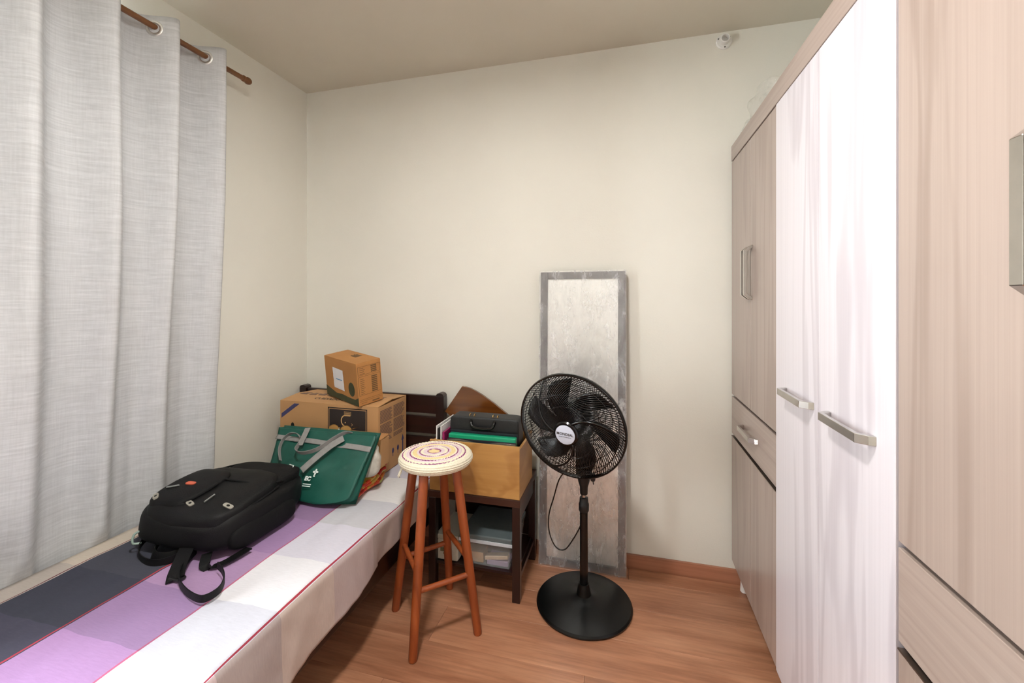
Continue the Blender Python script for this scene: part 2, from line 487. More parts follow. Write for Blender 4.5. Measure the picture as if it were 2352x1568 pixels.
# crumpled clear plastic on top of the wardrobe
def film_mat(name, white=.35, rough=.18, col=(.92, .93, .95, 1), gloss=.12, scale=9, bstr=.5):
    """thin clear film: transparent, with milky streaks and a wrinkled sheen"""
    m = bpy.data.materials.new(name); m.use_nodes = True
    nt = m.node_tree; nt.nodes.clear()
    out = N(nt, 'ShaderNodeOutputMaterial')
    tr = N(nt, 'ShaderNodeBsdfTransparent'); df = N(nt, 'ShaderNodeBsdfDiffuse'); gl = N(nt, 'ShaderNodeBsdfGlossy')
    df.inputs[0].default_value = col; gl.inputs['Roughness'].default_value = rough
    v = coords(nt, 'Object', (1.3, 1, .5), (0, .45, 0))
    n = noise_tex(nt, v, scale, 8, .74, .35)
    b = N(nt, 'ShaderNodeBump'); b.inputs['Strength'].default_value = bstr; b.inputs['Distance'].default_value = .008
    nt.links.new(noise_tex(nt, v, scale * 2.2, 5, .65, .4), b.inputs['Height'])
    nt.links.new(b.outputs[0], gl.inputs['Normal'])
    m1 = N(nt, 'ShaderNodeMixShader'); m2 = N(nt, 'ShaderNodeMixShader')
    f1 = ramp(nt, n, [(.36, (white * .45,) * 3 + (1,)), (.54, (white,) * 3 + (1,)), (.70, (min(1, white * 2.6),) * 3 + (1,))])
    nt.links.new(f1, m1.inputs[0]); nt.links.new(tr.outputs[0], m1.inputs[1]); nt.links.new(df.outputs[0], m1.inputs[2])
    m2.inputs[0].default_value = gloss
    nt.links.new(m1.outputs[0], m2.inputs[1]); nt.links.new(gl.outputs[0], m2.inputs[2])
    nt.links.new(m2.outputs[0], out.inputs[0])
    return m
M_bubble = film_mat('clear_crumpled_plastic', .14, .2, (.82, .80, .74, 1), .10, 14)
for k, (cx_, cy_, rx, ry, rz, lab) in enumerate(((.555, 1.86, .065, .15, .065, 'larger crumple of clear packing plastic on the wardrobe cornice'), (.575, 2.11, .07, .085, .05, 'smaller crumple of clear packing plastic on the wardrobe, beside the back wall'))):
    f = lambda p, k=k: p * (1 + .35 * nz(p + Vector((k * 3, 0, 0)), 14))
    mb = MB().sbox((0, 0, 0), (rx, ry, rz), .8, 48, 28, f)
    zmin = min(v[2] for v in mb.v)
    mb.v = [(v[0] + cx_, v[1] + cy_, max(v[2], -rz * .85) + 2.047 + rz * .85) for v in mb.v]
    tag(obj('plastic_wrap', mb, M_bubble, smooth=True), lab, 'plastic wrap', 'packing plastic on the wardrobe')

# round wall socket near the ceiling
so = thing('wall_cup_fitting', 'small round white plastic fitting high on the back wall', 'wall fitting', (.452, YB, 2.553))
Mso = Matrix.Translation((.452, YB, 2.553)) @ Matrix.Rotation(PI / 2, 4, 'X')
mw = plain('white_fitting_plastic', rgb(232, 230, 226), .35, 0, .03)
obj('flange', MB().lathe([(0, 0), (.036, 0), (.036, .004), (.031, .009), (.0, .009)], 32).xf(Mso), mw, so, smooth='auto')
obj('cup', MB().lathe([(.021, .006), (.0205, .034), (.018, .037), (.0155, .036), (.0145, .012), (0, .011)], 32, cap=False).xf(Mso), mw, so, smooth='auto')
for a in (.6, 2.7, 4.8):
    obj('screw', MB().lathe([(0, .0105), (.003, .0105), (.0035, .008)], 10, (.0285 * math.cos(a), .0285 * math.sin(a), 0)).xf(Mso), plain('screw_grey', rgb(80, 78, 75), .4, .8), so)

# ================================================================ curtain and rod
M_rod = plain('brown_rod_wood', rgb(116, 74, 42), .4, 0, .15, 30)
RX, RZ = -1.800, 2.412
rod = thing('curtain_rod', 'brown wooden curtain rod with turned finial on the left wall', 'curtain rod', (RX, .5, RZ))
obj('pole', MB().tube([(RX, -.82, RZ), (RX, 1.665, RZ)], .0115, 14), M_rod, rod, smooth='auto')
for sgn, ye in ((1, 1.665), (-1, -.82)):
    prof = [(.0115, 0), (.015, .002), (.015, .008), (.011, .011), (.0165, .022), (.0175, .03), (.014, .04), (.008, .046), (0, .048)]
    obj('finial', MB().lathe(prof, 20).xf(Matrix.Translation((RX, ye, RZ)) @ Matrix.Rotation(-sgn * PI / 2, 4, 'X')), M_rod, rod, smooth='auto')
for ye in (-.78, .30):
    obj('bracket', MB().box(XL, XL + .006, ye - .012, ye + .012, RZ - .04, RZ + .03).tube([(XL, ye, RZ - .016), (RX, ye, RZ - .016)], .005, 8).tube([(RX + .0135 * math.cos(a), ye, RZ + .0135 * math.sin(a)) for a in [PI + PI * i / 8 for i in range(9)]], .004, 6), M_rod, rod, smooth='auto')

def linen_mat():
    m, nt, bs = new_mat('grey_linen')
    v1 = noise_tex(nt, coords(nt, 'Object', (14, 6, 150)), 1.0, 5, .7)
    v2 = noise_tex(nt, coords(nt, 'Object', (60, 260, 12)), 1.0, 3, .6)
    c = ramp(nt, v1, [(.25, rgb(190, 191, 193)), (.5, rgb(204, 205, 207)), (.75, rgb(219, 220, 222))])
    c2 = ramp(nt, v2, [(.3, (.94, .94, .94, 1)), (.7, (1.03, 1.03, 1.03, 1))])
    col = mixcol(nt, 1.0, c, c2, 'MULTIPLY')
    nt.links.new(col, bs.inputs['Base Color'])
    bs.inputs['Roughness'].default_value = .85
    bs.inputs['Specular IOR Level'].default_value = .15
    bump(nt, bs, v1, .15, .002)
    tl = N(nt, 'ShaderNodeBsdfTranslucent'); nt.links.new(col, tl.inputs[0])
    mx = N(nt, 'ShaderNodeMixShader'); mx.inputs[0].default_value = .03
    out = nt.nodes['Material Output']
    nt.links.new(bs.outputs[0], mx.inputs[1]); nt.links.new(tl.outputs[0], mx.inputs[2]); nt.links.new(mx.outputs[0], out.inputs[0])
    return m
M_linen = linen_mat()
CY0, CY1, PER, RID = .545, 1.522, .2105, 1.096
def smooth01(t): t = max(0, min(1, t)); return t * t * (3 - 2 * t)
def cur_x(yv, zv):
    t = (2.455 - zv) / 2.35                       # 0 top .. 1 floor
    ph = 2 * PI * (yv - RID) / PER
    ph2 = ph + .35 * t * math.sin(yv * 9.1 + 1.3 * t * 3)
    A = .060 - .028 * smooth01(t * 1.25)
    mean = RX + .004 - .055 * smooth01((t - .25) / .62)
    w = math.cos(ph2 + .35 * math.sin(ph2))
    x = mean + A * w + .006 * t * math.sin(ph2 * 2.1 + 3 * t) + .010 * smooth01(t * 2) * nz((yv * 5, zv * .8, 3.3), 1.0) + .0022 * nz((yv * 26, zv * 5, 1.3), 1.0)
    bul = math.exp(-((yv - .80) / .10) ** 2) * smooth01((1.55 - zv) / .5) * smooth01((zv - .42) / .25)
    x += .055 * bul
    if zv < .50: x = min(x, -1.849 + .03 * smooth01((zv - .42) / .08))
    return max(x, XL + .008)
def cur(i, j):
    zv = 2.455 - i * (2.455 - .06); yv = CY0 + j * (CY1 - CY0)
    yy = yv + .014 * smooth01((2.3 - zv) / 1.2) * math.sin(yv * 7)
    if j > .96: yy += .022 * smooth01((2.4 - zv) / 1.5) * (j - .96) / .04
    return (cur_x(yv, zv), yy, zv + (.004 * math.cos(2 * PI * (yv - RID) / PER) if i == 0 else 0))
cmb = MB().grid(96, 330, cur)
curtain = obj('curtain', cmb, M_linen, smooth=True)
sd = curtain.modifiers.new('thickness', 'SOLIDIFY'); sd.thickness = .0016; sd.offset = 0
tag(curtain, 'light grey linen eyelet curtain with deep folds beside the bed', 'curtain')
# eyelets where the cloth crosses the rod
ys = [CY0 + (CY1 - CY0) * k / 3000 for k in range(3001)]
M_ey = plain('silver_eyelet', rgb(232, 231, 229), .38, 1.0, .04)
for a, b in zip(ys[:-1], ys[1:]):
    fa, fb = cur_x(a, RZ) - RX, cur_x(b, RZ) - RX
    if fa * fb <= 0:
        sl = (fb - fa) / (b - a)
        nrm = Vector((1, -sl, 0)).normalized()
        q = nrm.to_track_quat('Z', 'X').to_matrix().to_4x4()
        Mx = Matrix.Translation((RX, (a + b) / 2, RZ - .006)) @ q
        prof = [(.0195, -.0035), (.030, -.0035), (.032, 0), (.030, .0035), (.0195, .0035), (.0185, 0), (.0195, -.0035)]
        obj('eyelet', MB().lathe(prof, 28, cap=False).xf(Mx), M_ey, curtain, smooth=True, world=False)

# ================================================================ bed
BZ = .452                                          # top of the bedspread
BXL, BXR = -1.838, -.932
bed = thing('bed', 'dark stained wooden single bed with slatted headboard under the bedspread', 'bed', (-1.39, 1.15, 0))
HY0, HY1 = 2.142, 2.178
for xx in (-1.888, -1.000):
    w = .046
    mb = MB().box(xx, xx + w, HY0 - .004, HY1 + .006, 0, .805)
    mb.prism([(0, 0), (w, 0), (w, .004), (w * .85, .014), (w * .5, .018), (w * .15, .014), (0, .004)], lambda a, b, d, xx=xx: (xx + a, d, .805 + b), HY0 - .004, HY1 + .006)
    obj('headboard_post', mb, M_dark_v, bed, bevel=.003)
for (z0, z1) in ((.705, .805), (.594, .686), (.482, .574), (.37, .462)):
    obj('headboard_slat', MB().box(-1.842, -1.000, HY0 + .006, HY1 - .008, z0, z1), M_dark, bed, bevel=.003)
for xx in (-1.828, -.990):
    obj('side_rail', MB().box(xx, xx + .025, .24, HY0 - .004, .19, .31), M_dark_v, bed, bevel=.002)
for xx in (-1.875, -1.01):
    obj('foot_post', MB().box(xx, xx + .05, .20, .245, 0, .36), M_dark_v, bed, bevel=.003)
obj('foot_rail', MB().box(-1.825, -1.01, .21, .235, .19, .34), M_dark, bed, bevel=.002)
for k in range(9):
    yy = .32 + k * .215
    obj('bed_slat', MB().box(-1.80, -.99, yy, yy + .07, .282, .298), M_dark, bed)
mt = MB().box(-1.818, -.962, .262, 2.126, .300, BZ - .022)
tag(obj('mattress', mt, plain('white_ticking', rgb(215, 212, 208), .8, 0, .05), bevel=.03, seg=4), 'single mattress hidden under the plaid bedspread', 'mattress')

def quilt_mat():
    m, nt, bs = new_mat('plaid_bedspread_cotton')
    uv = N(nt, 'ShaderNodeTexCoord').outputs['UV']
    sp = N(nt, 'ShaderNodeSeparateXYZ'); nt.links.new(uv, sp.inputs[0])
    wob = noise_tex(nt, coords(nt, 'UV', (1, 1, 1)), 9, 2)
    def wobble(o, amt):
        s1 = N(nt, 'ShaderNodeMath', operation='MULTIPLY_ADD'); nt.links.new(wob, s1.inputs[0])
        s1.inputs[1].default_value = amt; nt.links.new(o, s1.inputs[2]); return s1.outputs[0]
    # uv.x = (arc + .5) / 2 where arc = world x across the top, uv.y = world y / 3
    u = wobble(sp.outputs[0], .0035); v = wobble(sp.outputs[1], .0035)
    ux = lambda x: (x + 2.2) / 2.0 + .00175
    uy = lambda y: (y + .2) / 3.0 + .00175
    L_edge, L_dark, L_purp, L_white, L_side = rgb(198, 188, 176), rgb(70, 72, 84), rgb(168, 138, 178), rgb(220, 221, 229), rgb(196, 182, 176)
    red = rgb(168, 62, 78)
    st = [(0, L_edge), (ux(-1.757), L_dark), (ux(-1.461), L_purp), (ux(-1.182), L_white), (ux(BXR - .010), L_side)]
    cl = ramp(nt, u, st, 'CONSTANT')
    for x0, lc, w in ((-1.757, rgb(120, 70, 76), .0011), (-1.461, red, .0014), (-1.182, rgb(186, 104, 132), .0015), (BXR - .010, red, .0011)):
        cp = N(nt, 'ShaderNodeMath', operation='COMPARE')
        nt.links.new(u, cp.inputs[0]); cp.inputs[1].default_value = ux(x0); cp.inputs[2].default_value = w
        cl = mixcol(nt, cp.outputs[0], cl, lc)
    cs = [(0, (1.05, .98, 1.08, 1)), (uy(.79), (.80, .80, .84, 1)), (uy(.99), (1.02, 1.0, .98, 1)), (uy(1.21), (.88, .85, .90, 1)), (uy(1.425), (.76, .75, .75, 1)),
          (uy(1.64), (.98, .95, .88, 1)), (uy(1.88), (.78, .75, .78, 1))]
    # repeat nearer the foot end
    cs = [(0, (.80, .80, .84, 1)), (uy(.57), cs[0][1])] + cs[1:]
    cc = ramp(nt, v, cs, 'CONSTANT')
    col = mixcol(nt, 1.0, cl, cc, 'MULTIPLY')
    weave = noise_tex(nt, coords(nt, 'UV', (60, 700, 1)), 1.0, 4, .7)
    wv = ramp(nt, weave, [(.3, (.93, .93, .93, 1)), (.7, (1.04, 1.04, 1.04, 1))])
    nt.links.new(mixcol(nt, 1.0, col, wv, 'MULTIPLY'), bs.inputs['Base Color'])
    bs.inputs['Roughness'].default_value = .85
    bs.inputs['Specular IOR Level'].default_value = .2
    bump(nt, bs, noise_tex(nt, coords(nt, 'UV', (500, 900, 1)), 1.0, 2), .15, .001)
    return m
QY0, QY1 = .20, 2.134
def quilt_profile(yv):
    """list of (arc x, world x, z) across the bed"""
    hem = .205 + .11 * smooth01((yv - .75) / 1.0)
    pts = []
    for k in range(8): t = k / 8; pts.append((BXL - .06 + .06 * t, BXL - .004 + .004 * t, BZ - .05 + .05 * t))
    n = 56
    for k in range(n): t = k / n; pts.append((BXL + (BXR - .022 - BXL) * t, BXL + (BXR - .022 - BXL) * t, BZ))
    for k in range(6):
        a = PI / 2 * k / 6
        pts.append((BXR - .022 + .022 * k / 4, BXR - .022 + .022 * math.sin(a), BZ - .022 + .022 * math.cos(a)))
    n = 22
    for k in range(n + 1):
        t = k / n
        pts.append((BXR + .012 + t * .25, BXR, BZ - .022 - (BZ - .022 - hem) * t))
    return pts
QN = len(quilt_profile(1))
qv, quv = [], []
RW = 150
for i in range(RW):
    yv = QY0 + (QY1 - QY0) * i / (RW - 1)
    for (a, xw, zw) in quilt_profile(yv):
        on_top = xw < BXR - .01 and xw > BXL
        dz = 0; dx = 0
        if on_top:
            ed = smooth01((xw - BXL) / .05)
            dz = (.0065 * nz((xw * 13 + yv * 2.0, yv * 1.9, 0.3), 1) + .0035 * abs(nz((xw * 22 - yv * 2.5, yv * 3.1, 2.3), 1)) + .004 * nz((xw * 3, yv * 3, 5.1), 1) + .0018 * nz((xw * 45, yv * 9, 7), 1)) * ed
            under = max(smooth01((yv - 1.42) / .06) * smooth01((-1.08 - xw) / .05), smooth01((yv - 1.04) / .06) * smooth01((-1.24 - xw) / .04))
            dz *= 1 - .92 * under
        else:
            if xw >= BXR - .012:
                hang = max(0, (BZ - zw) / .25)
                dx = hang * (.016 * math.sin(yv * 15 + 1.0) + .012 * nz((yv * 6, zw * 3, 2), 1)) + .010 * hang + .004 * nz((yv * 22, zw * 12, 9), 1) * min(1, hang * 4)
                if 1.48 < yv < 1.80: dx = min(dx, .004) - .012 * hang
                dz = .002 * nz((xw * 16, yv * 4, 0.3), 1)
        if xw > BXL + .1: dx += .006 * math.sin(yv * 4.3) * smooth01((xw + 1.2) / .25)
        qv.append((xw + dx, yv, zw + dz)); quv.append(((a + 2.2) / 2.0, (yv + .2) / 3.0))
qm = MB(); qm.v = qv
for i in range(RW - 1):
    for j in range(QN - 1):
        qm.f.append((i * QN + j, i * QN + j + 1, (i + 1) * QN + j + 1, (i + 1) * QN + j))
quilt = obj('bedspread', qm, quilt_mat(), smooth=True)
uvl = quilt.data.uv_layers.new(name='UVMap')
for lo in quilt.data.loops: uvl.data[lo.index].uv = quv[lo.vertex_index]
sd = quilt.modifiers.new('thickness', 'SOLIDIFY'); sd.thickness = .004; sd.offset = -1
tag(quilt, 'plaid cotton bedspread in navy, lilac and white draped over the bed', 'bedspread')

# ================================================================ big cardboard box
M_card = plain('brown_cardboard', rgb(186, 142, 96), .75, 0, .06, 6, .1, 300)
M_card2 = plain('kraft_cardboard_dark', rgb(168, 120, 74), .75, 0, .06, 6, .1, 300)
M_ink = plain('black_print', rgb(44, 36, 34), .7, 0, .1)
M_inkb = plain('blue_print', rgb(62, 62, 104), .6, 0, .1)
M_inkg = plain('grey_print', rgb(118, 92, 80), .7, 0, .1)
BX0, BX1, BY0, BY1, B0, B1 = -1.757, -1.175, 1.852, 2.132, BZ + .004, .800
bbx = thing('cardboard_box', 'large brown cardboard box with black printed panel, on the bed head', 'cardboard box', ((BX0 + BX1) / 2, (BY0 + BY1) / 2, B0))
t_ = .004
obj('body', MB().box(BX0, BX1, BY0, BY0 + t_, B0, B1).box(BX0, BX1, BY1 - t_, BY1, B0, B1).box(BX0, BX0 + t_, BY0 + t_, BY1 - t_, B0, B1).box(BX1 - t_, BX1, BY0 + t_, BY1 - t_, B0, B1).box(BX0 + t_, BX1 - t_, BY0 + t_, BY1 - t_, B0, B0 + t_), M_card, bbx, bevel=.0012)
ymf = (BY0 + BY1) / 2
RISE = .013
def flap(y0, z0, y1, z1):
    return MB().hexa([(BX0, y0, z0), (BX1, y0, z0), (BX1, y1, z1), (BX0, y1, z1)], [(BX0, y0, z0 + .004), (BX1, y0, z0 + .004), (BX1, y1, z1 + .004), (BX0, y1, z1 + .004)])
obj('top_flap', flap(BY0, B1, ymf - .003, B1 + RISE), M_card, bbx, bevel=.001)
obj('top_flap', flap(ymf + .003, B1 + RISE * .8, BY1, B1), M_card, bbx, bevel=.001)
obj('inner_flap', MB().box(BX0 + .005, BX1 - .005, BY0 + .005, BY1 - .005, B1 - .005, B1 - .001), M_card2, bbx)
def front_quad(mb, pts, off=.0006, th=.0005):
    """pts (x, z) polygon printed on the box front"""
    return mb.prism(pts, lambda a, b, d: (a, BY0 - d, b), 0.0, off)
PX0, PX1, PZ0, PZ1 = -1.463, -1.235, .60, .788
fr = MB()
for (a, b, c_, d_) in ((PX0, PX1, PZ1 - .005, PZ1), (PX0, PX1, PZ0, PZ0 + .005), (PX0, PX0 + .005, PZ0, PZ1), (PX1 - .005, PX1, PZ0, PZ1)):
    fr.box(a, b, BY0 - .0006, BY0, c_, d_)
obj('printed_frame', fr, M_ink, bbx)
obj('printed_panel', MB().box(PX0 + .009, PX1 - .009, BY0 - .0006, BY0, PZ0 + .008, PZ1 - .009), M_ink, bbx)
lg = MB()
gx = lambda u: PX0 + (PX1 - PX0) * u
gz = lambda v: PZ0 + (PZ1 - PZ0) * v
def flat_path(mb, pts, w):
    pts = [Vector((gx(a), 0, gz(b))) for a, b in pts]
    mb.ribbon([(p.x, BY0 - .0009, p.z) for p in pts], [(-(pts[min(i + 1, len(pts) - 1)] - pts[max(i - 1, 0)]).z, 0, (pts[min(i + 1, len(pts) - 1)] - pts[max(i - 1, 0)]).x) for i in range(len(pts))], w, .0005)
tap = [(.58, .80), (.50, .80)] + [(.45 - .10 * math.sin(a), .66 + .14 * math.cos(a)) for a in [.2 + (PI - .5) * k / 8 for k in range(9)]] + [(.50, .46), (.57, .40), (.60, .32), (.61, .14)]
flat_path(lg, spline([(a, b, 0) for a, b in tap], 3) and [(p.x, p.y) for p in spline([(a, b, 0) for a, b in tap], 3)], .0052)
flat_path(lg, [(.18, .42), (.5, .36), (.86, .33)], .0032)
for k in range(3): flat_path(lg, [(.42, .90 - k * .035), (.60, .895 - k * .035)], .0022)
flat_path(lg, [(.60, .60), (.64, .565), (.60, .53)], .002)
flat_path(lg, [(.445, .62), (.455, .60)], .006)
obj('tap_emblem', lg, plain('tan_print', rgb(206, 166, 112), .7, 0, .04), bbx)
obj('blue_stripe', front_quad(MB(), [(-1.748, .712), (-1.748, .735), (-1.668, .792), (-1.635, .792)]), M_inkb, bbx)
def oval(mb, x, zc, rx, rz): return front_quad(mb, [(x + rx * math.cos(2 * PI * k / 20), zc + rz * math.sin(2 * PI * k / 20)) for k in range(20)], .0012)
M_hole = plain('hole_black', rgb(8, 6, 5), .9)
obj('hand_hole', oval(MB(), -1.678, .676, .010, .0165), M_hole, bbx)
obj('hand_hole', oval(MB(), -1.272, .632, .010, .0165), M_hole, bbx)
TOPZ = B1 + .0041
text_obj('printed_warning', 'CUIDADO FR\u00c1GIL', .034, Matrix.Translation(Vector((-1.455, 1.915, TOPZ + RISE * (1.915 - BY0) / (ymf - BY0))) - bbx.location) @ Matrix.Rotation(math.atan2(RISE, ymf - BY0), 4, 'X'), M_ink, bbx, .0004, .0008)
tp = MB()
for k in range(9):
    x0 = BX0 + .03 + k * .058
    tp.box(x0, x0 + .042, ymf - .03, ymf - .006, TOPZ + RISE * .72, TOPZ + RISE * .99)
    tp.box(x0 + .004, x0 + .04, ymf + .008, ymf + .020, TOPZ + RISE * .6, TOPZ + RISE * .77)
obj('printed_blocks', tp, M_inkg, bbx)
sd_ = MB()
xs = BX1
for rr in range(3):
    for cc in range(2):
        for l in range(9):
            y0 = BY0 + .02 + cc * .125; y1 = y0 + .115 - .03 * random.random()
            zc = B1 - .022 - rr * .072 - l * .0072
            if rr == 2 and l > 2: continue
            sd_.box(xs, xs + .0006, y0, y1, zc - .0042, zc)
obj('printed_text_rows', sd_, M_inkg, bbx)
for yy in (BY0 + .035, BY1 - .04):
    ar = MB()
    ar.prism([(-.005, 0), (.005, 0), (.005, .07), (.013, .07), (0, .10), (-.013, .07), (-.005, .07)], lambda a, b, d, yy=yy: (xs + d, yy + a, B0 + .045 + b), 0, .0007)
    obj('blue_arrow', ar, M_inkb, bbx)
for k, yy in enumerate((BY0 + .09, BY0 + .14, BY0 + .19)):
    sy = MB()
    sy.prism([(.010 * math.cos(2 * PI * i / (5 + k)), .015 * math.sin(2 * PI * i / (5 + k))) for i in range(5 + k)], lambda a, b, d, yy=yy: (xs + d, yy + a, B0 + .088 + b), 0, .0007)
    sy.box(xs, xs + .0007, yy - .002, yy + .002, B0 + .058, B0 + .082)
    obj('handling_symbol', sy, M_inkb, bbx)

# small cardboard box on top of it (tilted on the sagging flap)
M_card3 = plain('orange_cardboard', rgb(178, 124, 68), .72, 0, .06, 8, .1, 300)
M_green_ink = plain('dark_green_print', rgb(64, 68, 44), .7, 0, .15)
sb = thing('cardboard_box', 'small orange-brown cardboard box with white paper label, on the larger box', 'cardboard box', (-1.266, 1.832, .8035), (.065, -.125, 1.14))
SX, SY, SZ = .136, .312, .214
obj('body', MB().box(0, SX, 0, SY, 0, SZ), M_card3, sb, bevel=.002, world=False)
obj('top_flap', MB().box(0, SX, .002, SY - .002, SZ, SZ + .003), M_card3, sb, bevel=.001, world=False)
lab = MB().grid(10, 8, lambda i, j: (-.0012 - .0012 * abs(math.sin(i * 9)), .125 + .10 * j + .004 * i, .055 + .108 * i + .004 * j))
lo = obj('paper_label', lab, plain('white_paper', rgb(232, 232, 236), .6, 0, .03), sb, smooth=True, world=False)
obj('blue_ink_line', MB().box(-.0032, -.0028, .14, .20, .108, .112), plain('blue_ink', rgb(70, 150, 200), .5), lo, world=False)
gm = MB()
wave = [(SY, .0), (SY, .055), (SY - .04, .045), (SY - .10, .030), (SY - .16, .034), (SY - .22, .030), (.03, .030), (0, .045), (0, 0)]
gm.prism(wave, lambda a, b, d: (-d, a, b + .0008), 0, .0007)
obj('green_band', gm, M_green_ink, sb, world=False)
obj('green_emblem', MB().prism([(.028 * math.cos(2 * PI * k / 24), .036 * math.sin(2 * PI * k / 24)) for k in range(24)], lambda a, b, d: (-d, .058 + a, .078 + b), 0, .0009), M_green_ink, sb, world=False)
tx = MB()
def srect(a0, a1, b0, b1): tx.box(a0, a1, -.0006, 0, b0, b1)
for (b0, b1) in ((.155, .198), (.052, .148)):
    for (p, q, r_, s_) in ((.006, .13, b1 - .0012, b1), (.006, .13, b0, b0 + .0012), (.006, .0075, b0, b1), (.1285, .13, b0, b1)): srect(p, q, r_, s_)
for b0, n in ((.160, 4), (.058, 9)):
    for k in range(n):
        srect(.078, .110, b0 + k * .0095, b0 + k * .0095 + .0062)
        srect(.016, .045 - .012 * random.random(), b0 + k * .0095, b0 + k * .0095 + .0022)
srect(.015, .045, .012, .0135); srect(.075, .115, .008, .014); srect(.006, .13, .030, .0312); srect(.006, .13, .022, .0232)
obj('printed_table', tx, plain('brown_print', rgb(104, 78, 46), .7), sb, world=False)
tt = MB()
for k in range(5): tt.box(.07 + k * .008, .076 + k * .008, .12, .17 + .01 * (k % 2), SZ + .003, SZ + .0036)
obj('printed_blocks', tt, plain('brown_print', rgb(104, 78, 46), .7), sb, world=False)

# ================================================================ green tote bag
TLp, TRp, BRp, BLp = [Vector(p) for p in ((-1.63, 1.71, .712), (-1.09, 1.71, .716), (-1.11, 1.515, .462), (-1.68, 1.575, .462))]
def tq(u, v, off=0.0):
    P = (1 - v) * ((1 - u) * BLp + u * BRp) + v * ((1 - u) * TLp + u * TRp)
    bul = .030 * math.sin(PI * min(1, max(0, u))) * math.sin(PI * min(1, max(0, v * .9 + .1)) ** .8) * (1 - v * .4)
    return P + Vector((0.02, -.80, .58)) * (off + bul)
def tfront(i, j):
    v = i; ul = .19 * (1 - v) ** .9; ur = 1.0 - .02 * (1 - v)
    if v < .18: ur -= .25 * ((.18 - v) / .18) ** 2; ul += .05 * ((.18 - v) / .18) ** 2
    u = ul + (ur - ul) * j
    w = .010 * nz((u * 3.5 + v * 2.0, v * 2.5 - u, 4), 1.0) + .006 * nz((u * 9 - v * 6, v * 4, 8), 1.0)
    return tuple(tq(u, v, w * smooth01(v * 4) * smooth01((1.03 - v) * 4) * smooth01(j * 5) * smooth01((1 - j) * 5)))
M_tote = plain('green_woven_polypropylene', rgb(16, 80, 68), .55, 0, .16, 7, .25, 260)
M_strap = plain('grey_webbing', rgb(138, 136, 134), .75, 0, .08, 60, .3, 500)
tote = thing('tote_bag', 'dark green tote bag with grey webbing handles leaning against the large box', 'tote bag', (-1.36, 1.57, .46))
tb = MB().grid(36, 40, tfront)
def tback(i, j):
    v = i; u = .14 * (1 - v) + (1 - .14 * (1 - v)) * j
    P = (1 - v) * ((1 - u) * BLp + u * BRp) + v * ((1 - u) * TLp + u * TRp)
    return tuple(P + Vector((0, .065 - .03 * v, 0)))
tb.grid(16, 20, tback)
# gussets: sides and bottom
fr_idx = lambda i, j: tfront(i, j)
for j in (0.0, 1.0):
    tb.grid(16, 6, lambda a, b, j=j: tuple(Vector(tfront(a, j)) * (1 - b) + Vector(tback(a, j)) * b + Vector(((-.018 if j == 1 else .018) * math.sin(PI * b) * (a + .2), 0, 0))))
tb.grid(20, 6, lambda a, b: tuple(Vector(tfront(0, a)) * (1 - b) + Vector(tback(0, a)) * b))
o = obj('bag_body', tb, M_tote, tote, smooth=True, merge=True)
sd = o.modifiers.new('thickness', 'SOLIDIFY'); sd.thickness = .0015
bn = MB().grid(6, 40, lambda i, j: tuple(tq(.04 + .955 * j, .80 + .075 * i - .04 * j, .0035 + .012 * nz((j * 3.5 + 1.6, .3, 4), 1))))
bo = obj('webbing_band', bn, M_strap, tote, smooth=True)
sd = bo.modifiers.new('thickness', 'SOLIDIFY'); sd.thickness = .002
pn = Vector((.02, -.80, .58)).normalized()
def strap(uvo, name='handle', wid=None, w=.026):
    pts = spline([tq(*q) for q in uvo], 7)
    widv = wid if wid is not None else [pn.cross((pts[min(i + 1, len(pts) - 1)] - pts[max(i - 1, 0)]).normalized()) for i in range(len(pts))]
    return obj(name, MB().ribbon(pts, widv, w, .0022), M_strap, tote, smooth='auto')
strap([(.312, 1.02, .006), (.333, .885, .014), (.36, .72, .024)], w=.028)
strap([(.345, .74, .022), (.362, .655, .034), (.41, .605, .045), (.49, .60, .048), (.583, .68, .045), (.65, .86, .030), (.70, .985, .010), (.76, 1.0, -.004)], wid=(pn * .9 + Vector((0, 0, .45))).normalized(), w=.022)
strap([(.73, .90, .020), (.661, .774, .024), (.598, .597, .028), (.525, .37, .030)], w=.030)
strap([(.30, .86, .012), (.262, .90, .022), (.207, .885, .03), (.175, .77, .034), (.19, .62, .03), (.25, .47, .02)], wid=pn, w=.018)
Mt = Matrix.Translation(tq(.590, .285, .012) - tote.location) @ Matrix.Rotation(math.radians(2), 4, 'Z') @ Matrix.Rotation(math.radians(54), 4, 'X')
M_wp = plain('white_print', rgb(225, 235, 230), .5, 0, .03)
text_obj('printed_letters', 'EC', .024, Mt, M_wp, tote, .0004, .0015)
for a in range(4):
    q = a * PI / 2
    obj('emblem_leaf', MB().prism([(.0075 + .006 * math.cos(2 * PI * k / 12), .0045 * math.sin(2 * PI * k / 12)) for k in range(12)], lambda p, r_, d, q=q: tuple(Mt @ Vector((.026 + p * math.cos(q) - r_ * math.sin(q), .030 + p * math.sin(q) + r_ * math.cos(q), d))), 0, .0005), M_wp, tote, world=False)
obj('emblem_stem', MB().box(.022, .030, .010, .016, 0, .0005).xf(Mt), M_wp, tote, world=False)
for k in range(2):
    obj('printed_line', MB().box(-.014, .026, -.024 - k * .008, -.0205 - k * .008, 0, .0005).xf(Mt), M_wp, tote, world=False)

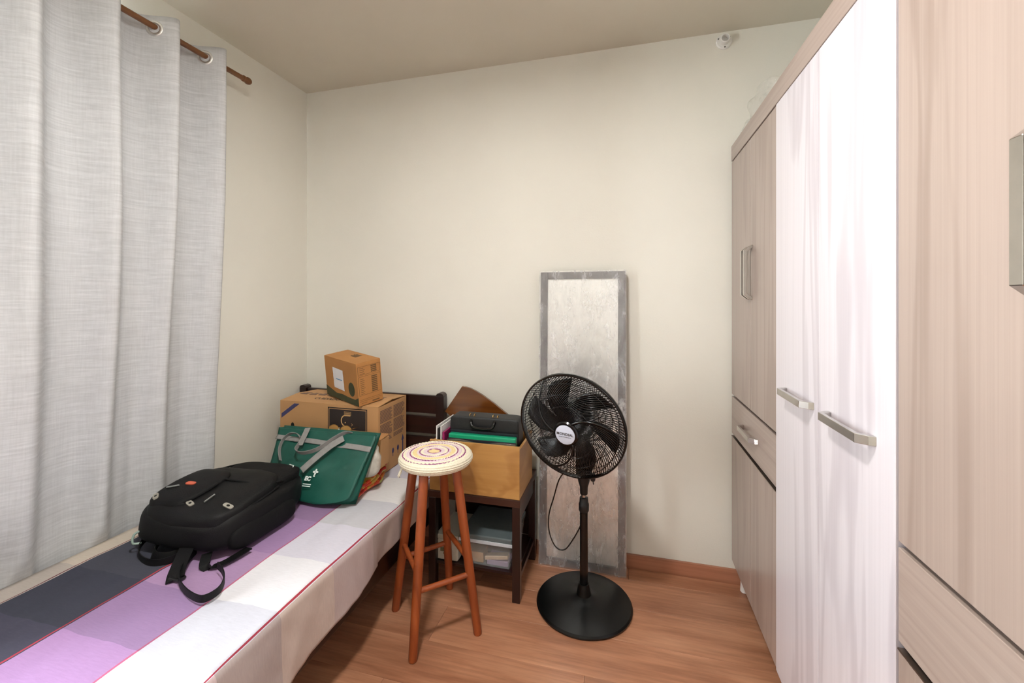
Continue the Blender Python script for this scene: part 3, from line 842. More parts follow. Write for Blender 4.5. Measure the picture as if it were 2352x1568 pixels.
# kraft box standing between tote bag and large box, gold-rimmed glasses on it
kb = thing('cardboard_carton', 'plain tan carton standing behind the green tote bag', 'carton', (-1.24, 1.80, .545))
obj('body', MB().box(-1.40, -1.108, 1.772, 1.842, .545, .672), M_card, kb, bevel=.0015)
obj('flap', MB().add([(-1.40, 1.772, .6723), (-1.108, 1.772, .6723), (-1.108, 1.772, .6753), (-1.40, 1.772, .6753), (-1.40, 1.842, .680), (-1.108, 1.842, .680), (-1.108, 1.842, .683), (-1.40, 1.842, .683)],
                     [(0, 1, 2, 3), (7, 6, 5, 4), (0, 4, 5, 1), (1, 5, 6, 2), (2, 6, 7, 3), (3, 7, 4, 0)]), M_card2, kb)
M_gold = plain('gold_wire', rgb(200, 160, 96), .25, .9, .05)
def amber():
    m, nt, bs = new_mat('amber_lens')
    bs.inputs['Base Color'].default_value = rgb(190, 140, 70); bs.inputs['Roughness'].default_value = .08
    n = noise_tex(nt, coords(nt), 8)
    nt.links.new(ramp(nt, n, [(.3, rgb(170, 122, 60)), (.7, rgb(205, 160, 90))]), bs.inputs['Base Color'])
    bs.inputs['Alpha'].default_value = .72
    return m
GX, GZ = -1.338, .7045
gls = thing('eyeglasses', 'amber-lensed glasses with gold wire rims on the tan carton', 'eyeglasses', (GX, 1.79, GZ - .02))
Ma = amber()
for k, (xo, r1, r2) in enumerate(((-.034, .028, .018), (.034, .029, .0185))):
    ring = [(GX + xo + r1 * math.cos(2 * PI * i / 28), 1.778 + .006 * math.sin(2 * PI * i / 28), GZ + r2 * math.sin(2 * PI * i / 28)) for i in range(28)]
    rim = obj('rim', MB().tube(ring, .0014, 6, closed=True), M_gold, gls, smooth=True)
    obj('lens', MB().add(ring + [(GX + xo, 1.774, GZ)], [(i, (i + 1) % 28, 28) for i in range(28)]), Ma, rim, smooth=True)
obj('bridge', MB().tube(spline([(GX - .006, 1.778, GZ + .004), (GX, 1.774, GZ + .009), (GX + .006, 1.778, GZ + .004)], 4), .0014, 6), M_gold, gls, smooth=True)
obj('nose_pad', MB().sbox((GX, 1.772, GZ), (.003, .003, .006), .9, 12, 8), M_wp, gls, smooth=True)
for sx in (-1, 1):
    xc = GX + sx * .0625
    obj('temple', MB().tube(spline([(xc, 1.78, GZ + .004), (xc + sx * .004, 1.80, GZ + .004), (xc, 1.838, GZ)], 4), .0013, 6), M_gold, gls, smooth=True)

# white carrier bag and folded red patterned bag behind the tote
f = lambda p: p * (1 + .22 * nz(p, 13) + .10 * nz(p, 34))
wb = MB().sbox((0, 0, 0), (.066, .028, .080), .85, 56, 36, f)
wb.v = [(x_ - 1.146, y_ + 1.716 + .25 * z_, max(z_, -.066) + .533 + .066) for x_, y_, z_ in wb.v]
def carrier():
    m, nt, bs = new_mat('white_carrier_film')
    n = noise_tex(nt, coords(nt), 22, 4)
    nt.links.new(ramp(nt, n, [(.3, rgb(160, 150, 138)), (.7, rgb(200, 194, 184))]), bs.inputs['Base Color'])
    bs.inputs['Roughness'].default_value = .35
    bump(nt, bs, noise_tex(nt, coords(nt), 60, 4, .6, 1), .4, .004)
    return m
tag(obj('plastic_bag', wb, carrier(), smooth=True), 'crumpled white plastic carrier bag tucked behind the green tote', 'plastic bag')
def redpat():
    m, nt, bs = new_mat('red_orange_print_cloth')
    vo = N(nt, 'ShaderNodeTexVoronoi'); vo.inputs['Scale'].default_value = 32
    nt.links.new(coords(nt, 'Object', (1, 1, 2.2)), vo.inputs['Vector'])
    nt.links.new(ramp(nt, vo.outputs['Color'], [(0, rgb(178, 34, 20)), (.40, rgb(206, 62, 26)), (.55, rgb(214, 128, 52)), (.72, rgb(190, 150, 60)), (.86, rgb(168, 170, 70))], 'CONSTANT'), bs.inputs['Base Color'])
    bs.inputs['Roughness'].default_value = .5
    return m
M_red = redpat()
rb = thing('shopping_bag', 'folded red and orange patterned shopping bag lying on the bed', 'shopping bag', (-1.21, 1.75, BZ + .004))
zz = BZ + .008
for k in range(3):
    def fold(p, k=k):
        t = smooth01((p.y + .15) / .30)
        lift = k * (.010 + .020 * t)
        return Vector((p.x + .010 * math.sin(p.y * 40 + k) + .005 * nz(p, 30), p.y, p.z * (.65 + .5 * t) + lift + .004 * nz(p, 26)))
    obj('fold', MB().sbox((-1.218 + .004 * k, 1.744, zz + .012), (.090 - .004 * k, .150, .0125), .45, 60, 10, fold), M_red, rb, smooth=True)
obj('yellow_corner', MB().grid(10, 10, lambda i, j: (-1.188 + .055 * j + .006 * math.sin(i * 7), 1.79 + .09 * i, zz + .092 + .030 * math.sin(PI * i) * (1 - j * .4) + .006 * math.sin(j * 8))), plain('yellow_green_cloth', rgb(170, 172, 64), .5), rb, smooth=True)

# ================================================================ black backpack
BPM = Matrix.Translation((-1.497, 1.312, BZ + .004))
bp = thing('backpack', 'black backpack lying on its back on the bed with loose straps', 'backpack', BPM.translation)
bp.scale = (1.07, .96, 1.0)
M_nyl = plain('black_nylon', rgb(4, 4, 6), .6, 0, .25, 12, .35, 420, .3)
M_nyl2 = plain('black_mesh_nylon', rgb(7, 7, 9), .75, 0, .25, 12, .4, 300, .25)
M_patch = plain('grey_rubber_tab', rgb(150, 146, 136), .5)
def bshape(p):
    q = p.copy()
    t = (p.y + .235) / .47                       # 0 near end .. 1 far end
    q.z *= 1 - .26 * smooth01((.35 - t) / .35) - .10 * smooth01((t - .75) / .25)
    q.x *= 1 - .12 * smooth01((t - .6) / .4) - .06 * smooth01((.2 - t) / .2)
    q += Vector((nz(p, 11), nz(p + Vector((5, 0, 0)), 11), nz(p + Vector((0, 9, 0)), 9))) * .008
    return q
mbk = MB().sbox((0, .010, .078), (.200, .238, .080), .42, 64, 36, bshape)
mbk.v = [(a, b, max(c_, .001)) for a, b, c_ in mbk.v]
obj('main_compartment', mbk, M_nyl, bp, smooth=True, world=False)
def pshape(s_):
    def g(p): return p + Vector((nz(p, 14), nz(p + Vector((3, 1, 0)), 14), nz(p + Vector((7, 0, 2)), 12))) * s_
    return g
fp = MB().sbox((.010, -.055, .135), (.172, .165, .043), .48, 56, 28, lambda p: pshape(.007)(p) + Vector((0, 0, p.y * .13)))
obj('front_pocket', fp, M_nyl, bp, smooth=True, world=False)
up = MB().sbox((.030, .105, .150), (.142, .120, .026), .45, 48, 24, pshape(.006))
obj('upper_panel', up, M_nyl2, bp, smooth=True, world=False)
lp_ = MB().sbox((-.075, -.075, .160), (.088, .118, .032), .5, 44, 22, lambda p: pshape(.005)(p) + Vector((0, 0, p.y * .14)))
obj('small_pocket', lp_, M_nyl, bp, smooth=True, world=False)
def piping(pts, r=.0042, name='piping', closed=False):
    obj(name, MB().tube(spline(pts, 6), r, 6), M_nyl2, bp, smooth=True, world=False)
piping([(-.10, .215, .150), (-.112, .16, .166), (-.112, .06, .178), (-.06, -.005, .186), (.06, -.01, .184), (.155, .02, .172), (.172, .09, .160)])
piping([(-.155, .02, .166), (-.165, -.08, .166), (-.13, -.175, .150), (-.04, -.185, .156), (.01, -.15, .170), (.014, -.05, .184)])
piping([(.178, .06, .150), (.182, -.08, .136), (.140, -.195, .118), (0, -.215, .114), (-.13, -.20, .114)], .005)
from mathutils.bvhtree import BVHTree
_bv, _bf = [], []
for q in (mbk, fp, up, lp_):
    o0 = len(_bv); _bv += [Vector(v) for v in q.v]; _bf += [tuple(i + o0 for i in f_) for f_ in q.f]
BVH = BVHTree.FromPolygons(_bv, _bf)
def seat_on_bag(x, y_, rz):
    h, n_, _, _ = BVH.ray_cast(Vector((x, y_, .5)), Vector((0, 0, -1)))
    n_ = n_ if n_.z > 0 else -n_
    return Matrix.Translation(h) @ n_.to_track_quat('Z', 'Y').to_matrix().to_4x4() @ Matrix.Rotation(rz, 4, 'Z')
def tab(x, y_, rz, s=(.009, .018), name='logo_tab', m=None):
    Mq = seat_on_bag(x, y_, rz)
    n = 14
    o_ = obj(name, MB().prism([(s[0] * math.copysign(abs(math.cos(2 * PI * k / n)) ** .55, math.cos(2 * PI * k / n)), s[1] * math.copysign(abs(math.sin(2 * PI * k / n)) ** .55, math.sin(2 * PI * k / n))) for k in range(n)], lambda a, b, d: tuple(Mq @ Vector((a, b, d))), -.004, .003), m or M_patch, bp, world=False)
    return o_, Mq
for (x, y_, rz) in ((.022, -.168, 1.15), (.150, -.140, .55), (-.125, -.170, 1.2)):
    o_, Mq = tab(x, y_, rz)
    obj('tab_mark', MB().prism([(.0045 * math.cos(2 * PI * k / 8), .006 * math.sin(2 * PI * k / 8)) for k in range(8)], lambda a, b, d: tuple(Mq @ Vector((a, b, d))), .003, .0036), M_black, o_, world=False)
tab(-.070, -.085, 1.3, (.010, .017), 'orange_patch', plain('orange_rubber', rgb(206, 98, 70), .5))
M_zip = plain('silver_zip', rgb(190, 196, 196), .3, .8, .05)
for (x, y_, rz, L_) in ((.062, -.130, -.35, .045), (-.112, -.118, -.75, .042)):
    Mq = seat_on_bag(x, y_, rz)
    obj('zip_pull', MB().tube([Mq @ Vector((0, -L_ / 2, .003)), Mq @ Vector((0, L_ / 2, .004))], .0030, 6), M_zip, bp, smooth='auto', world=False)
Mq = seat_on_bag(.125, .195, 1.1)
obj('zip_pull', MB().tube([Mq @ Vector((.004, .024, .002)), Mq @ Vector((-.002, .014, .004)), Mq @ Vector((0, -.022, .003))], .0022, 6), M_wp, bp, smooth='auto', world=False)
# straps at the near end
def bstrap(pts, w=.024, wid=(0, 0, 1), name='strap', th=.003):
    obj(name, MB().ribbon(spline(pts, 8), wid, w, th), M_nyl, bp, smooth='auto', world=False)
def wl_(*P): return [((p[0] + 1.497) / 1.07, (p[1] - 1.312) / .96, p[2] - BZ - .004) for p in P]
bstrap(wl_((-1.42, 1.13, .475), (-1.385, 1.060, .472), (-1.345, 1.015, .470), (-1.295, .985, .469), (-1.23, .962, .469), (-1.178, .958, .470), (-1.166, .995, .471), (-1.190, 1.035, .474), (-1.228, 1.062, .478), (-1.262, 1.074, .484)), .022)
bstrap(wl_((-1.45, 1.14, .515), (-1.415, 1.085, .490), (-1.38, 1.035, .470), (-1.352, 1.008, .464)), .050, (.8, .5, .3))
bstrap(wl_((-1.63, 1.17, .50), (-1.640, 1.115, .485), (-1.600, 1.072, .470), (-1.530, 1.050, .467), (-1.475, 1.062, .468), (-1.44, 1.11, .475)), .022)
bstrap(wl_((-1.60, 1.15, .49), (-1.555, 1.085, .464), (-1.49, 1.085, .462), (-1.45, 1.13, .47)), .04, (0, .4, 1))
bstrap(wl_((-1.36, 1.12, .48), (-1.325, 1.085, .463), (-1.285, 1.115, .463), (-1.27, 1.20, .466)), .03, (1, .4, .1))
obj('buckle', MB().add(wl_((-1.378, 1.005, .4575), (-1.335, 1.005, .4575), (-1.335, 1.032, .4575), (-1.378, 1.032, .4575), (-1.378, 1.005, .466), (-1.335, 1.005, .466), (-1.335, 1.032, .466), (-1.378, 1.032, .466)), [(0, 3, 2, 1), (4, 5, 6, 7), (0, 1, 5, 4), (1, 2, 6, 5), (2, 3, 7, 6), (3, 0, 4, 7)]), M_blackm, bp, bevel=.003, world=False)
sp_ = MB().sbox((.185, -.02, .050), (.026, .15, .042), .55, 30, 18, pshape(.006))
sp_.v = [(a, b, max(c_, .001)) for a, b, c_ in sp_.v]
obj('side_pocket', sp_, M_nyl2, bp, smooth=True, world=False)
obj('side_buckle', MB().tube(spline([(-.130, -.215, .07), (-.140, -.232, .062), (-.138, -.238, .035), (-.125, -.22, .03)], 5), .004, 6), plain('pale_green_plastic', rgb(150, 170, 160), .4), bp, smooth=True, world=False)
obj('grab_handle', MB().ribbon(spline([(-.05, .225, .09), (-.05, .262, .10), (0, .272, .10), (.05, .262, .10), (.05, .225, .09)], 6), (0, 0, 1), .022, .004), M_nyl, bp, smooth='auto', world=False)

# ================================================================ side table, crate and what stands in it
TX0, TX1, TY0, TY1, TZ = -.884, -.444, 1.806, 2.168, .452
stb = thing('side_table', 'dark brown wooden side table with low shelf between bed and fan', 'side table', ((TX0 + TX1) / 2, (TY0 + TY1) / 2, 0))
M_tabt = wood('brown_table_top', rgb(50, 25, 17), rgb(70, 38, 25), rgb(34, 17, 12), .35, across='z', fine=50, bands=8)
obj('top', MB().box(TX0, TX1, TY0, TY1, TZ - .032, TZ), M_tabt, stb, bevel=.002)
for xx in (TX0 + .002, TX1 - .037):
    for yy in (TY0 + .002, TY1 - .037):
        obj('leg', MB().box(xx, xx + .035, yy, yy + .035, 0, TZ - .032), M_dark_v, stb, bevel=.002)
obj('back_panel', MB().box(TX0 + .037, TX1 - .037, TY1 - .02, TY1 - .008, .12, TZ - .032), M_dark, stb)
for xx in (TX0 + .008, TX1 - .022):
    obj('side_apron', MB().box(xx, xx + .014, TY0 + .037, TY1 - .037, TZ - .10, TZ - .032), M_dark, stb)
    obj('side_stretcher', MB().box(xx, xx + .014, TY0 + .037, TY1 - .037, .085, .107), M_dark, stb)
obj('shelf', MB().box(TX0 + .023, TX1 - .023, TY0 + .02, TY1 - .022, .107, .119), M_dark, stb)
# crate
def cratewood():
    return wood('pine_plywood', rgb(176, 128, 68), rgb(198, 150, 86), rgb(146, 96, 44), .4, across='y2', fine=20, bands=5, coat=.15, long_scale=2.2)
M_crate = cratewood()
CX0, CX1, CYa, CYb, CZ1 = -.878, -.448, 1.812, 2.075, .684
cr = thing('wooden_crate', 'light plywood box holding files on the side table', 'wooden box', ((CX0 + CX1) / 2, (CYa + CYb) / 2, TZ))
ct = .012
obj('front_board', MB().box(CX0, CX1, CYa, CYa + ct, TZ + .0005, CZ1), M_crate, cr, bevel=.001)
obj('back_board', MB().box(CX0, CX1, CYb - ct, CYb, TZ + .0005, CZ1), M_crate, cr, bevel=.001)
obj('side_board', MB().box(CX1 - ct, CX1, CYa + ct, CYb - ct, TZ + .0005, CZ1 - .012), M_crate, cr, bevel=.001)
obj('side_board', MB().box(CX0, CX0 + ct, CYa + ct, CYb - ct, TZ + .0005, CZ1 - .012), M_crate, cr, bevel=.001)
obj('bottom_board', MB().box(CX0 + ct, CX1 - ct, CYa + ct, CYb - ct, TZ + .0005, TZ + .008), M_crate, cr)
CB = TZ + .009
# clear plastic folder at the very front of the crate
M_clear = film_mat('clear_stiff_plastic', .10, .08, (.75, .85, .88, 1), .2)
tag(obj('clear_folder', MB().grid(8, 20, lambda i, j: (-.80 + .33 * j, 1.829 + .002 * math.sin(j * 12), CB + (.226 + .005 * math.sin(j * 9)) * i)), M_clear, smooth=True), 'clear plastic sleeve at the front edge inside the wooden crate', 'folder')
gk = thing('green_case', 'bright green document case with dark edging in the wooden crate', 'document case', (-.63, 1.855, CB))
M_gc = plain('green_plastic_case', rgb(0, 150, 108), .35, 0, .08)
M_navy = plain('navy_edge', rgb(18, 24, 36), .5)
obj('shell', MB().box(-.795, -.472, 1.836, 1.866, CB, .712), M_gc, gk, bevel=.006, seg=3)
obj('edging', MB().box(-.797, -.470, 1.834, 1.8362, CB, .694).box(-.797, -.470, 1.866, 1.870, CB, .722), M_navy, gk, bevel=.001)
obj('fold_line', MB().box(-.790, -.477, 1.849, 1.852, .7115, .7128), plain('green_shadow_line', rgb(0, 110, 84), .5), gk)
bc = thing('black_briefcase', 'black document case with carrying handle standing in the wooden crate', 'briefcase', (-.64, 1.93, CB))
mcase = MB().sbox((-.640, 1.935, CB + .160), (.170, .050, .160), .12, 60, 40)
M_leath = plain('black_leatherette', rgb(24, 26, 28), .5, 0, .15, 30, .3, 300)
obj('case_body', mcase, M_leath, bc, smooth='auto')
ztop = CB + .320
hp = [(-.700, 1.905, ztop - .008), (-.700, 1.882, ztop - .022), (-.688, 1.872, ztop - .040), (-.650, 1.868, ztop - .046), (-.605, 1.868, ztop - .044), (-.590, 1.872, ztop - .034), (-.586, 1.882, ztop - .020), (-.586, 1.905, ztop - .008)]
obj('carry_handle', MB().tube(spline(hp, 5), .0075, 8), M_black, bc, smooth=True)
for xx in (-.712, -.690, -.597, -.575):
    ring = [(xx, 1.905 + .009 * math.cos(2 * PI * k / 14), ztop + .002 + .009 * math.sin(2 * PI * k / 14)) for k in range(14)]
    obj('metal_ring', MB().tube(ring, .0018, 5, closed=True), M_gold, bc, smooth=True)
# white ring binder at the left, magenta notebook
wbk = thing('binder', 'white edged black binder standing at the left end of the crate', 'binder', (-.84, 1.93, CB))
M_wcard = plain('white_card', rgb(235, 233, 232), .5, 0, .03)
for xx in (-.858, -.836):
    obj('cover', MB().box(xx, xx + .005, 1.838, 2.04, CB, .742), M_wcard, wbk, bevel=.001)
obj('filling', MB().box(-.8525, -.8365, 1.842, 2.03, CB, .728), plain('black_card', rgb(20, 18, 20), .6), wbk)
tag(obj('notebook', MB().box(-.825, -.815, 1.835, 2.02, CB, .716), plain('magenta_cover', rgb(150, 32, 92), .45), bevel=.002), 'thin magenta notebook beside the white binder in the crate', 'notebook')
# bow-front shelf board leaning on the wall behind the crate
M_lac = wood('lacquered_brown_wood', rgb(92, 50, 18), rgb(118, 68, 26), rgb(70, 36, 12), .16, across='y2', fine=26, bands=6, coat=.6)
poly = [(0, 0), (.1697, 0), (.1805, .02), (.1897, .0433), (.1975, .08), (.2032, .1213), (.2074, .2034), (.2074, .2883), (.205, .3432), (.192, .40), (.165, .44), (.12, .462), (.06, .472), (0, .474)]
Cc = Vector((-.955, 0, .716))
def bowf(a, b, d):
    x = Cc.x + .5655 * a + .8247 * b; zv = Cc.z + .8247 * a - .5655 * b
    yy = 2.199 - .012 - (0.035) * (1 - (zv - .45) / .42) - d
    return (x, yy, zv)
mbw = MB().prism(poly, bowf, 0, .016)
zlow = min(v[2] for v in mbw.v)
mbw.v = [(v[0], v[1], v[2] + (TZ + .0008 - zlow)) for v in mbw.v]
tag(obj('shelf_board', mbw, M_lac, bevel=.0015), 'glossy brown curved shelf board leaning on the wall behind the crate', 'shelf board')

# plastic boxes on the low shelf
SZ0 = .1195
def boxshell(mb, x0, x1, y0, y1, z0, z1, t, taper=.012):
    lo = [(x0 + taper, y0 + taper, z0), (x1 - taper, y0 + taper, z0), (x1 - taper, y1 - taper, z0), (x0 + taper, y1 - taper, z0)]
    hi = [(x0, y0, z1), (x1, y0, z1), (x1, y1, z1), (x0, y1, z1)]
    li = [(p[0] + (t if i in (0, 3) else -t), p[1] + (t if i < 2 else -t), p[2] + t) for i, p in enumerate(lo)]
    hi2 = [(p[0] + (t if i in (0, 3) else -t), p[1] + (t if i < 2 else -t), p[2]) for i, p in enumerate(hi)]
    V = lo + hi + li + hi2
    Fc = [(3, 2, 1, 0), (8, 9, 10, 11)]
    for i in range(4):
        j = (i + 1) % 4
        Fc += [(i, j, 4 + j, 4 + i), (8 + j, 8 + i, 12 + i, 12 + j), (4 + i, 4 + j, 12 + j, 12 + i)]
    return mb.add(V, Fc)
def clearbox():
    m, nt, bs = new_mat('clear_storage_plastic')
    n = noise_tex(nt, coords(nt), 9, 3)
    nt.links.new(ramp(nt, n, [(.3, rgb(196, 204, 206)), (.7, rgb(222, 228, 230))]), bs.inputs['Base Color'])
    bs.inputs['Roughness'].default_value = .15
    bs.inputs['Alpha'].default_value = .16
    return m
M_cb = clearbox()
cb = thing('storage_box', 'clear plastic storage box with lid full of papers on the table shelf', 'storage box', (-.60, 1.95, SZ0))
obj('tub', boxshell(MB(), -.732, -.492, 1.832, 2.10, SZ0, .232, .003), M_cb, cb, bevel=.002)
lidm = plain('pale_blue_lid_plastic', rgb(96, 106, 108), .18, 0, .06)
ld = obj('lid', MB().box(-.737, -.487, 1.829, 2.105, .2325, .262), lidm, cb, bevel=.006, seg=3)
obj('lid_lip', MB().box(-.739, -.485, 1.825, 1.8285, .228, .243), plain('lid_lip_highlight', rgb(200, 206, 214), .15), ld, bevel=.0012)  # front lip coloured pale, painting in the highlight along the lid edge
papers = [('card_pack', 'orange-beige card pack at the front left of the clear storage box', (-.712, -.630, 1.856, 1.92, SZ0 + .004, SZ0 + .050), .0, rgb(196, 160, 118)),
          ('paper_pack', 'tilted cream paper pack at the front right of the clear storage box', (-.622, -.512, 1.852, 1.885, SZ0 + .030, SZ0 + .046), -.16, rgb(216, 190, 164)),
          ('lilac_leaflet', 'lilac leaflets at the bottom right of the clear storage box', (-.612, -.512, 1.852, 1.93, SZ0 + .004, SZ0 + .026), 0, rgb(176, 160, 190)),
          ('dark_folder', 'dark grey folder at the back of the clear storage box', (-.712, -.512, 1.945, 2.07, SZ0 + .004, SZ0 + .095), 0, rgb(74, 80, 82))]
for nme, lb, (a, b, c_, d_, e_, f_), ang, colr in papers:
    cxm, czm = (a + b) / 2, (e_ + f_) / 2
    mb = MB().box(a, b, c_, d_, e_, f_)
    mb.v = [(cxm + (x_ - cxm) * math.cos(ang) + (z_ - czm) * math.sin(ang), y_, czm - (x_ - cxm) * math.sin(ang) + (z_ - czm) * math.cos(ang)) for x_, y_, z_ in mb.v]
    tag(obj(nme, mb, plain(nme + '_card', colr, .6, 0, .08, 30), bevel=.002), lb, 'papers')
wbx = thing('white_box', 'small off-white lidded box on the shelf beside the clear storage box', 'box', (-.80, 1.93, SZ0))
M_ow = plain('off_white_plastic', rgb(206, 204, 190), .45, 0, .05)
obj('tub', MB().box(-.855, -.748, 1.836, 2.05, SZ0, .217), M_ow, wbx, bevel=.008, seg=3)
obj('lid', MB().box(-.858, -.745, 1.833, 2.053, .2175, .238), M_ow, wbx, bevel=.004)
obj('printed_mark', MB().box(-.835, -.790, 1.8352, 1.8358, .160, .178).box(-.82, -.80, 1.8352, 1.8358, .148, .156), plain('olive_print', rgb(120, 116, 84), .6), wbx)

# ================================================================ stool with crochet cover
SC = Vector((-.766, 1.624, 0))
feet = [Vector(p) for p in ((-.955, 1.639, 0), (-.758, 1.423, 0), (-.568, 1.606, 0), (-.784, 1.827, 0))]
M_leg = wood('orange_brown_wood', rgb(138, 64, 26), rgb(164, 82, 38), rgb(112, 48, 20), .38, across='y', fine=70, bands=9, coat=.1)
stl = thing('bar_stool', 'tall orange-brown wooden stool with round crocheted cushion cover', 'stool', SC)
tops = [SC + (f_ - SC) * .50 + Vector((0, 0, .662)) for f_ in feet]
def legat(i, zv): t = zv / .662; return feet[i] * (1 - t) + tops[i] * t
for i in range(4):
    obj('leg', MB().tube([legat(i, zv) for zv in (0, .006, .2, .45, .662)], [.0150, .0165, .0178, .0185, .0185], 16), M_leg, stl, smooth='auto')
for (i, j, zi, zj) in ((1, 2, .232, .232), (0, 1, .292, .292), (3, 0, .232, .232), (2, 3, .292, .292)):
    obj('rung', MB().tube([legat(i, zi), legat(j, zj)], .0105, 12), M_leg, stl, smooth='auto')
obj('seat', MB().lathe([(0, .656), (.128, .656), (.134, .660), (.134, .676), (.13, .680), (0, .680)], 48, SC), M_leg, stl, smooth='auto')
def crochet():
    m, nt, bs = new_mat('crochet_yarn')
    tc = N(nt, 'ShaderNodeTexCoord'); sp = N(nt, 'ShaderNodeSeparateXYZ'); nt.links.new(tc.outputs['Object'], sp.inputs[0])
    cb_ = N(nt, 'ShaderNodeCombineXYZ'); nt.links.new(sp.outputs[0], cb_.inputs[0]); nt.links.new(sp.outputs[1], cb_.inputs[1])
    ln = N(nt, 'ShaderNodeVectorMath', operation='LENGTH'); nt.links.new(cb_.outputs[0], ln.inputs[0])
    at = N(nt, 'ShaderNodeMath', operation='ARCTAN2'); nt.links.new(sp.outputs[1], at.inputs[0]); nt.links.new(sp.outputs[0], at.inputs[1])
    m1 = N(nt, 'ShaderNodeMath', operation='MULTIPLY'); m1.inputs[1].default_value = 48; nt.links.new(at.outputs[0], m1.inputs[0])
    s1 = N(nt, 'ShaderNodeMath', operation='SINE'); nt.links.new(m1.outputs[0], s1.inputs[0])
    ma = N(nt, 'ShaderNodeMath', operation='MULTIPLY_ADD'); nt.links.new(s1.outputs[0], ma.inputs[0]); ma.inputs[1].default_value = .0012; nt.links.new(ln.outputs['Value'], ma.inputs[2])
    dv = N(nt, 'ShaderNodeMath', operation='DIVIDE'); nt.links.new(ma.outputs[0], dv.inputs[0]); dv.inputs[1].default_value = .16
    cream, yel, pur, lil = rgb(234, 226, 204), rgb(232, 210, 158), rgb(146, 78, 122), rgb(226, 206, 210)
    c = ramp(nt, dv.outputs[0], [(0, yel), (.142, pur), (.176, lil), (.27, cream), (.348, pur), (.380, lil), (.44, yel), (.55, cream), (.592, pur), (.622, lil), (.71, cream), (.785, pur), (.815, cream)], 'CONSTANT')
    n = noise_tex(nt, tc.outputs['Object'], 240, 2)
    nt.links.new(mixcol(nt, 1.0, c, ramp(nt, n, [(.3, (.86, .86, .86, 1)), (.6, (1.04, 1.04, 1.04, 1))]), 'MULTIPLY'), bs.inputs['Base Color'])
    bs.inputs['Roughness'].default_value = .9
    bs.inputs['Specular IOR Level'].default_value = .1
    return m
M_cro = crochet()
R_ = .152
prof = []
nr = 44
for k in range(nr + 1):
    t = k / nr
    if t < .62: r = R_ * .90 * t / .62; zv = .706 - .010 * (r / R_) ** 3 - .004 * math.exp(-(r / .02) ** 2)
    else:
        a = (t - .62) / .38 * PI * .86
        r = R_ * .90 + R_ * .10 * math.sin(a) - (R_ * .0) ; zv = .6988 - .0235 * (1 - math.cos(a))
        if a > PI / 2: r = R_ - R_ * .10 * (1 - math.sin(a)) - .006 * (a - PI / 2)
    prof.append((r, zv))
def cj(r, zv, a):
    if r < .006: return r, zv
    # crochet relief: rounds and stitches
    k = math.sin(a * 60) * (1 if r > .06 else .4)
    rnd = math.sin(r * 2 * PI / .0092) if zv > .690 else math.sin(zv * 2 * PI / .0085)
    d = .0009 * k * max(0, rnd) + .0009 * rnd
    return (r, zv + d) if zv > .690 else (r + d, zv)
prof = [prof[0]] + [(prof[i][0] + (prof[i + 1][0] - prof[i][0]) * s_ / 4, prof[i][1] + (prof[i + 1][1] - prof[i][1]) * s_ / 4) for i in range(len(prof) - 1) for s_ in range(1, 5)]
obj('crochet_cover', MB().lathe(prof, 240, SC + Vector((.004, .008, 0)), cap=False, jit=cj), M_cro, stl, smooth=True)
yt = MB()
for k in range(7):
    a = -2.42 + .02 * k
    P = SC + Vector((.134 * math.cos(a), .134 * math.sin(a), .664))
    yt.tube(spline([P, P + Vector((-.006 + .004 * math.sin(k * 2), -.004, -.018)), P + Vector((-.012 - .004 * k % 3 * .01, -.008 + .006 * math.cos(k), -.034 + .006 * math.sin(k * 3)))], 4), .0016, 5)
obj('yarn_tail', yt, M_cro, stl, smooth=True)

# ================================================================ pedestal fan
FB = Vector((-.175, 1.882, 0))
fan = thing('pedestal_fan', 'black pedestal fan with round wire grill and white centre badge', 'fan', FB)
obj('base', MB().lathe([(.195, 0), (.205, .003), (.207, .010), (.201, .017), (.17, .023), (.12, .029), (.07, .035), (.045, .040), (.032, .046), (.027, .070), (.022, .092), (0, .092)], 96, FB), plain('black_base_plastic', rgb(8, 9, 9), .3, 0, .2, 20, 0, 200, .3), fan, smooth='auto')
obj('pole', MB().lathe([(.0175, .085), (.0175, .425)], 32, FB, cap=True), M_black, fan, smooth='auto')
obj('collar', MB().lathe([(.018, .405), (.022, .412), (.0225, .440), (.019, .448), (.018, .468), (.014, .470)], 32, FB), M_blackm, fan, smooth='auto')
obj('inner_tube', MB().lathe([(.0115, .46), (.0115, .52)], 24, FB), M_chrome, fan, smooth='auto')
obj('neck', MB().lathe([(.015, .482), (.0165, .484), (.0175, .515), (.024, .535), (.031, .565), (.033, .60), (.033, .70)], 32, FB), M_blackm, fan, smooth='auto')
obj('height_knob', MB().sbox((FB.x + .040, FB.y - .012, .565), (.011, .012, .018), .6, 16, 12).tube([(FB.x + .03, FB.y - .012, .572), (FB.x + .042, FB.y - .012, .572)], .007, 8).tube([(FB.x + .040, FB.y - .014, .552), (FB.x + .043, FB.y - .016, .535)], .0025, 6), M_blackm, fan, smooth='auto')
HC = Vector((-.212, 1.738, .816))
hn = Vector((-.231, -.949, -.204)).normalized()
zax = hn; xax = Vector((0, 0, 1)).cross(zax).normalized(); yax = zax.cross(xax)
HM = Matrix.Translation(HC) @ Matrix((xax, yax, zax)).transposed().to_4x4()
GR = .224
motor_back = HM.inverted() @ Vector((FB.x, FB.y, .80))
obj('motor_housing', MB().lathe([(0, -.175), (.035, -.170), (.055, -.150), (.060, -.10), (.060, -.065), (.085, -.058), (.085, -.048), (0, -.046)], 40).xf(HM), M_blackm, fan, smooth='auto')
obj('swivel', MB().tube([FB + Vector((0, 0, .66)), FB + Vector((-.006, -.01, .78)), HM @ Vector((0, -.02, -.12))], [.030, .032, .030], 20), M_blackm, fan, smooth='auto')
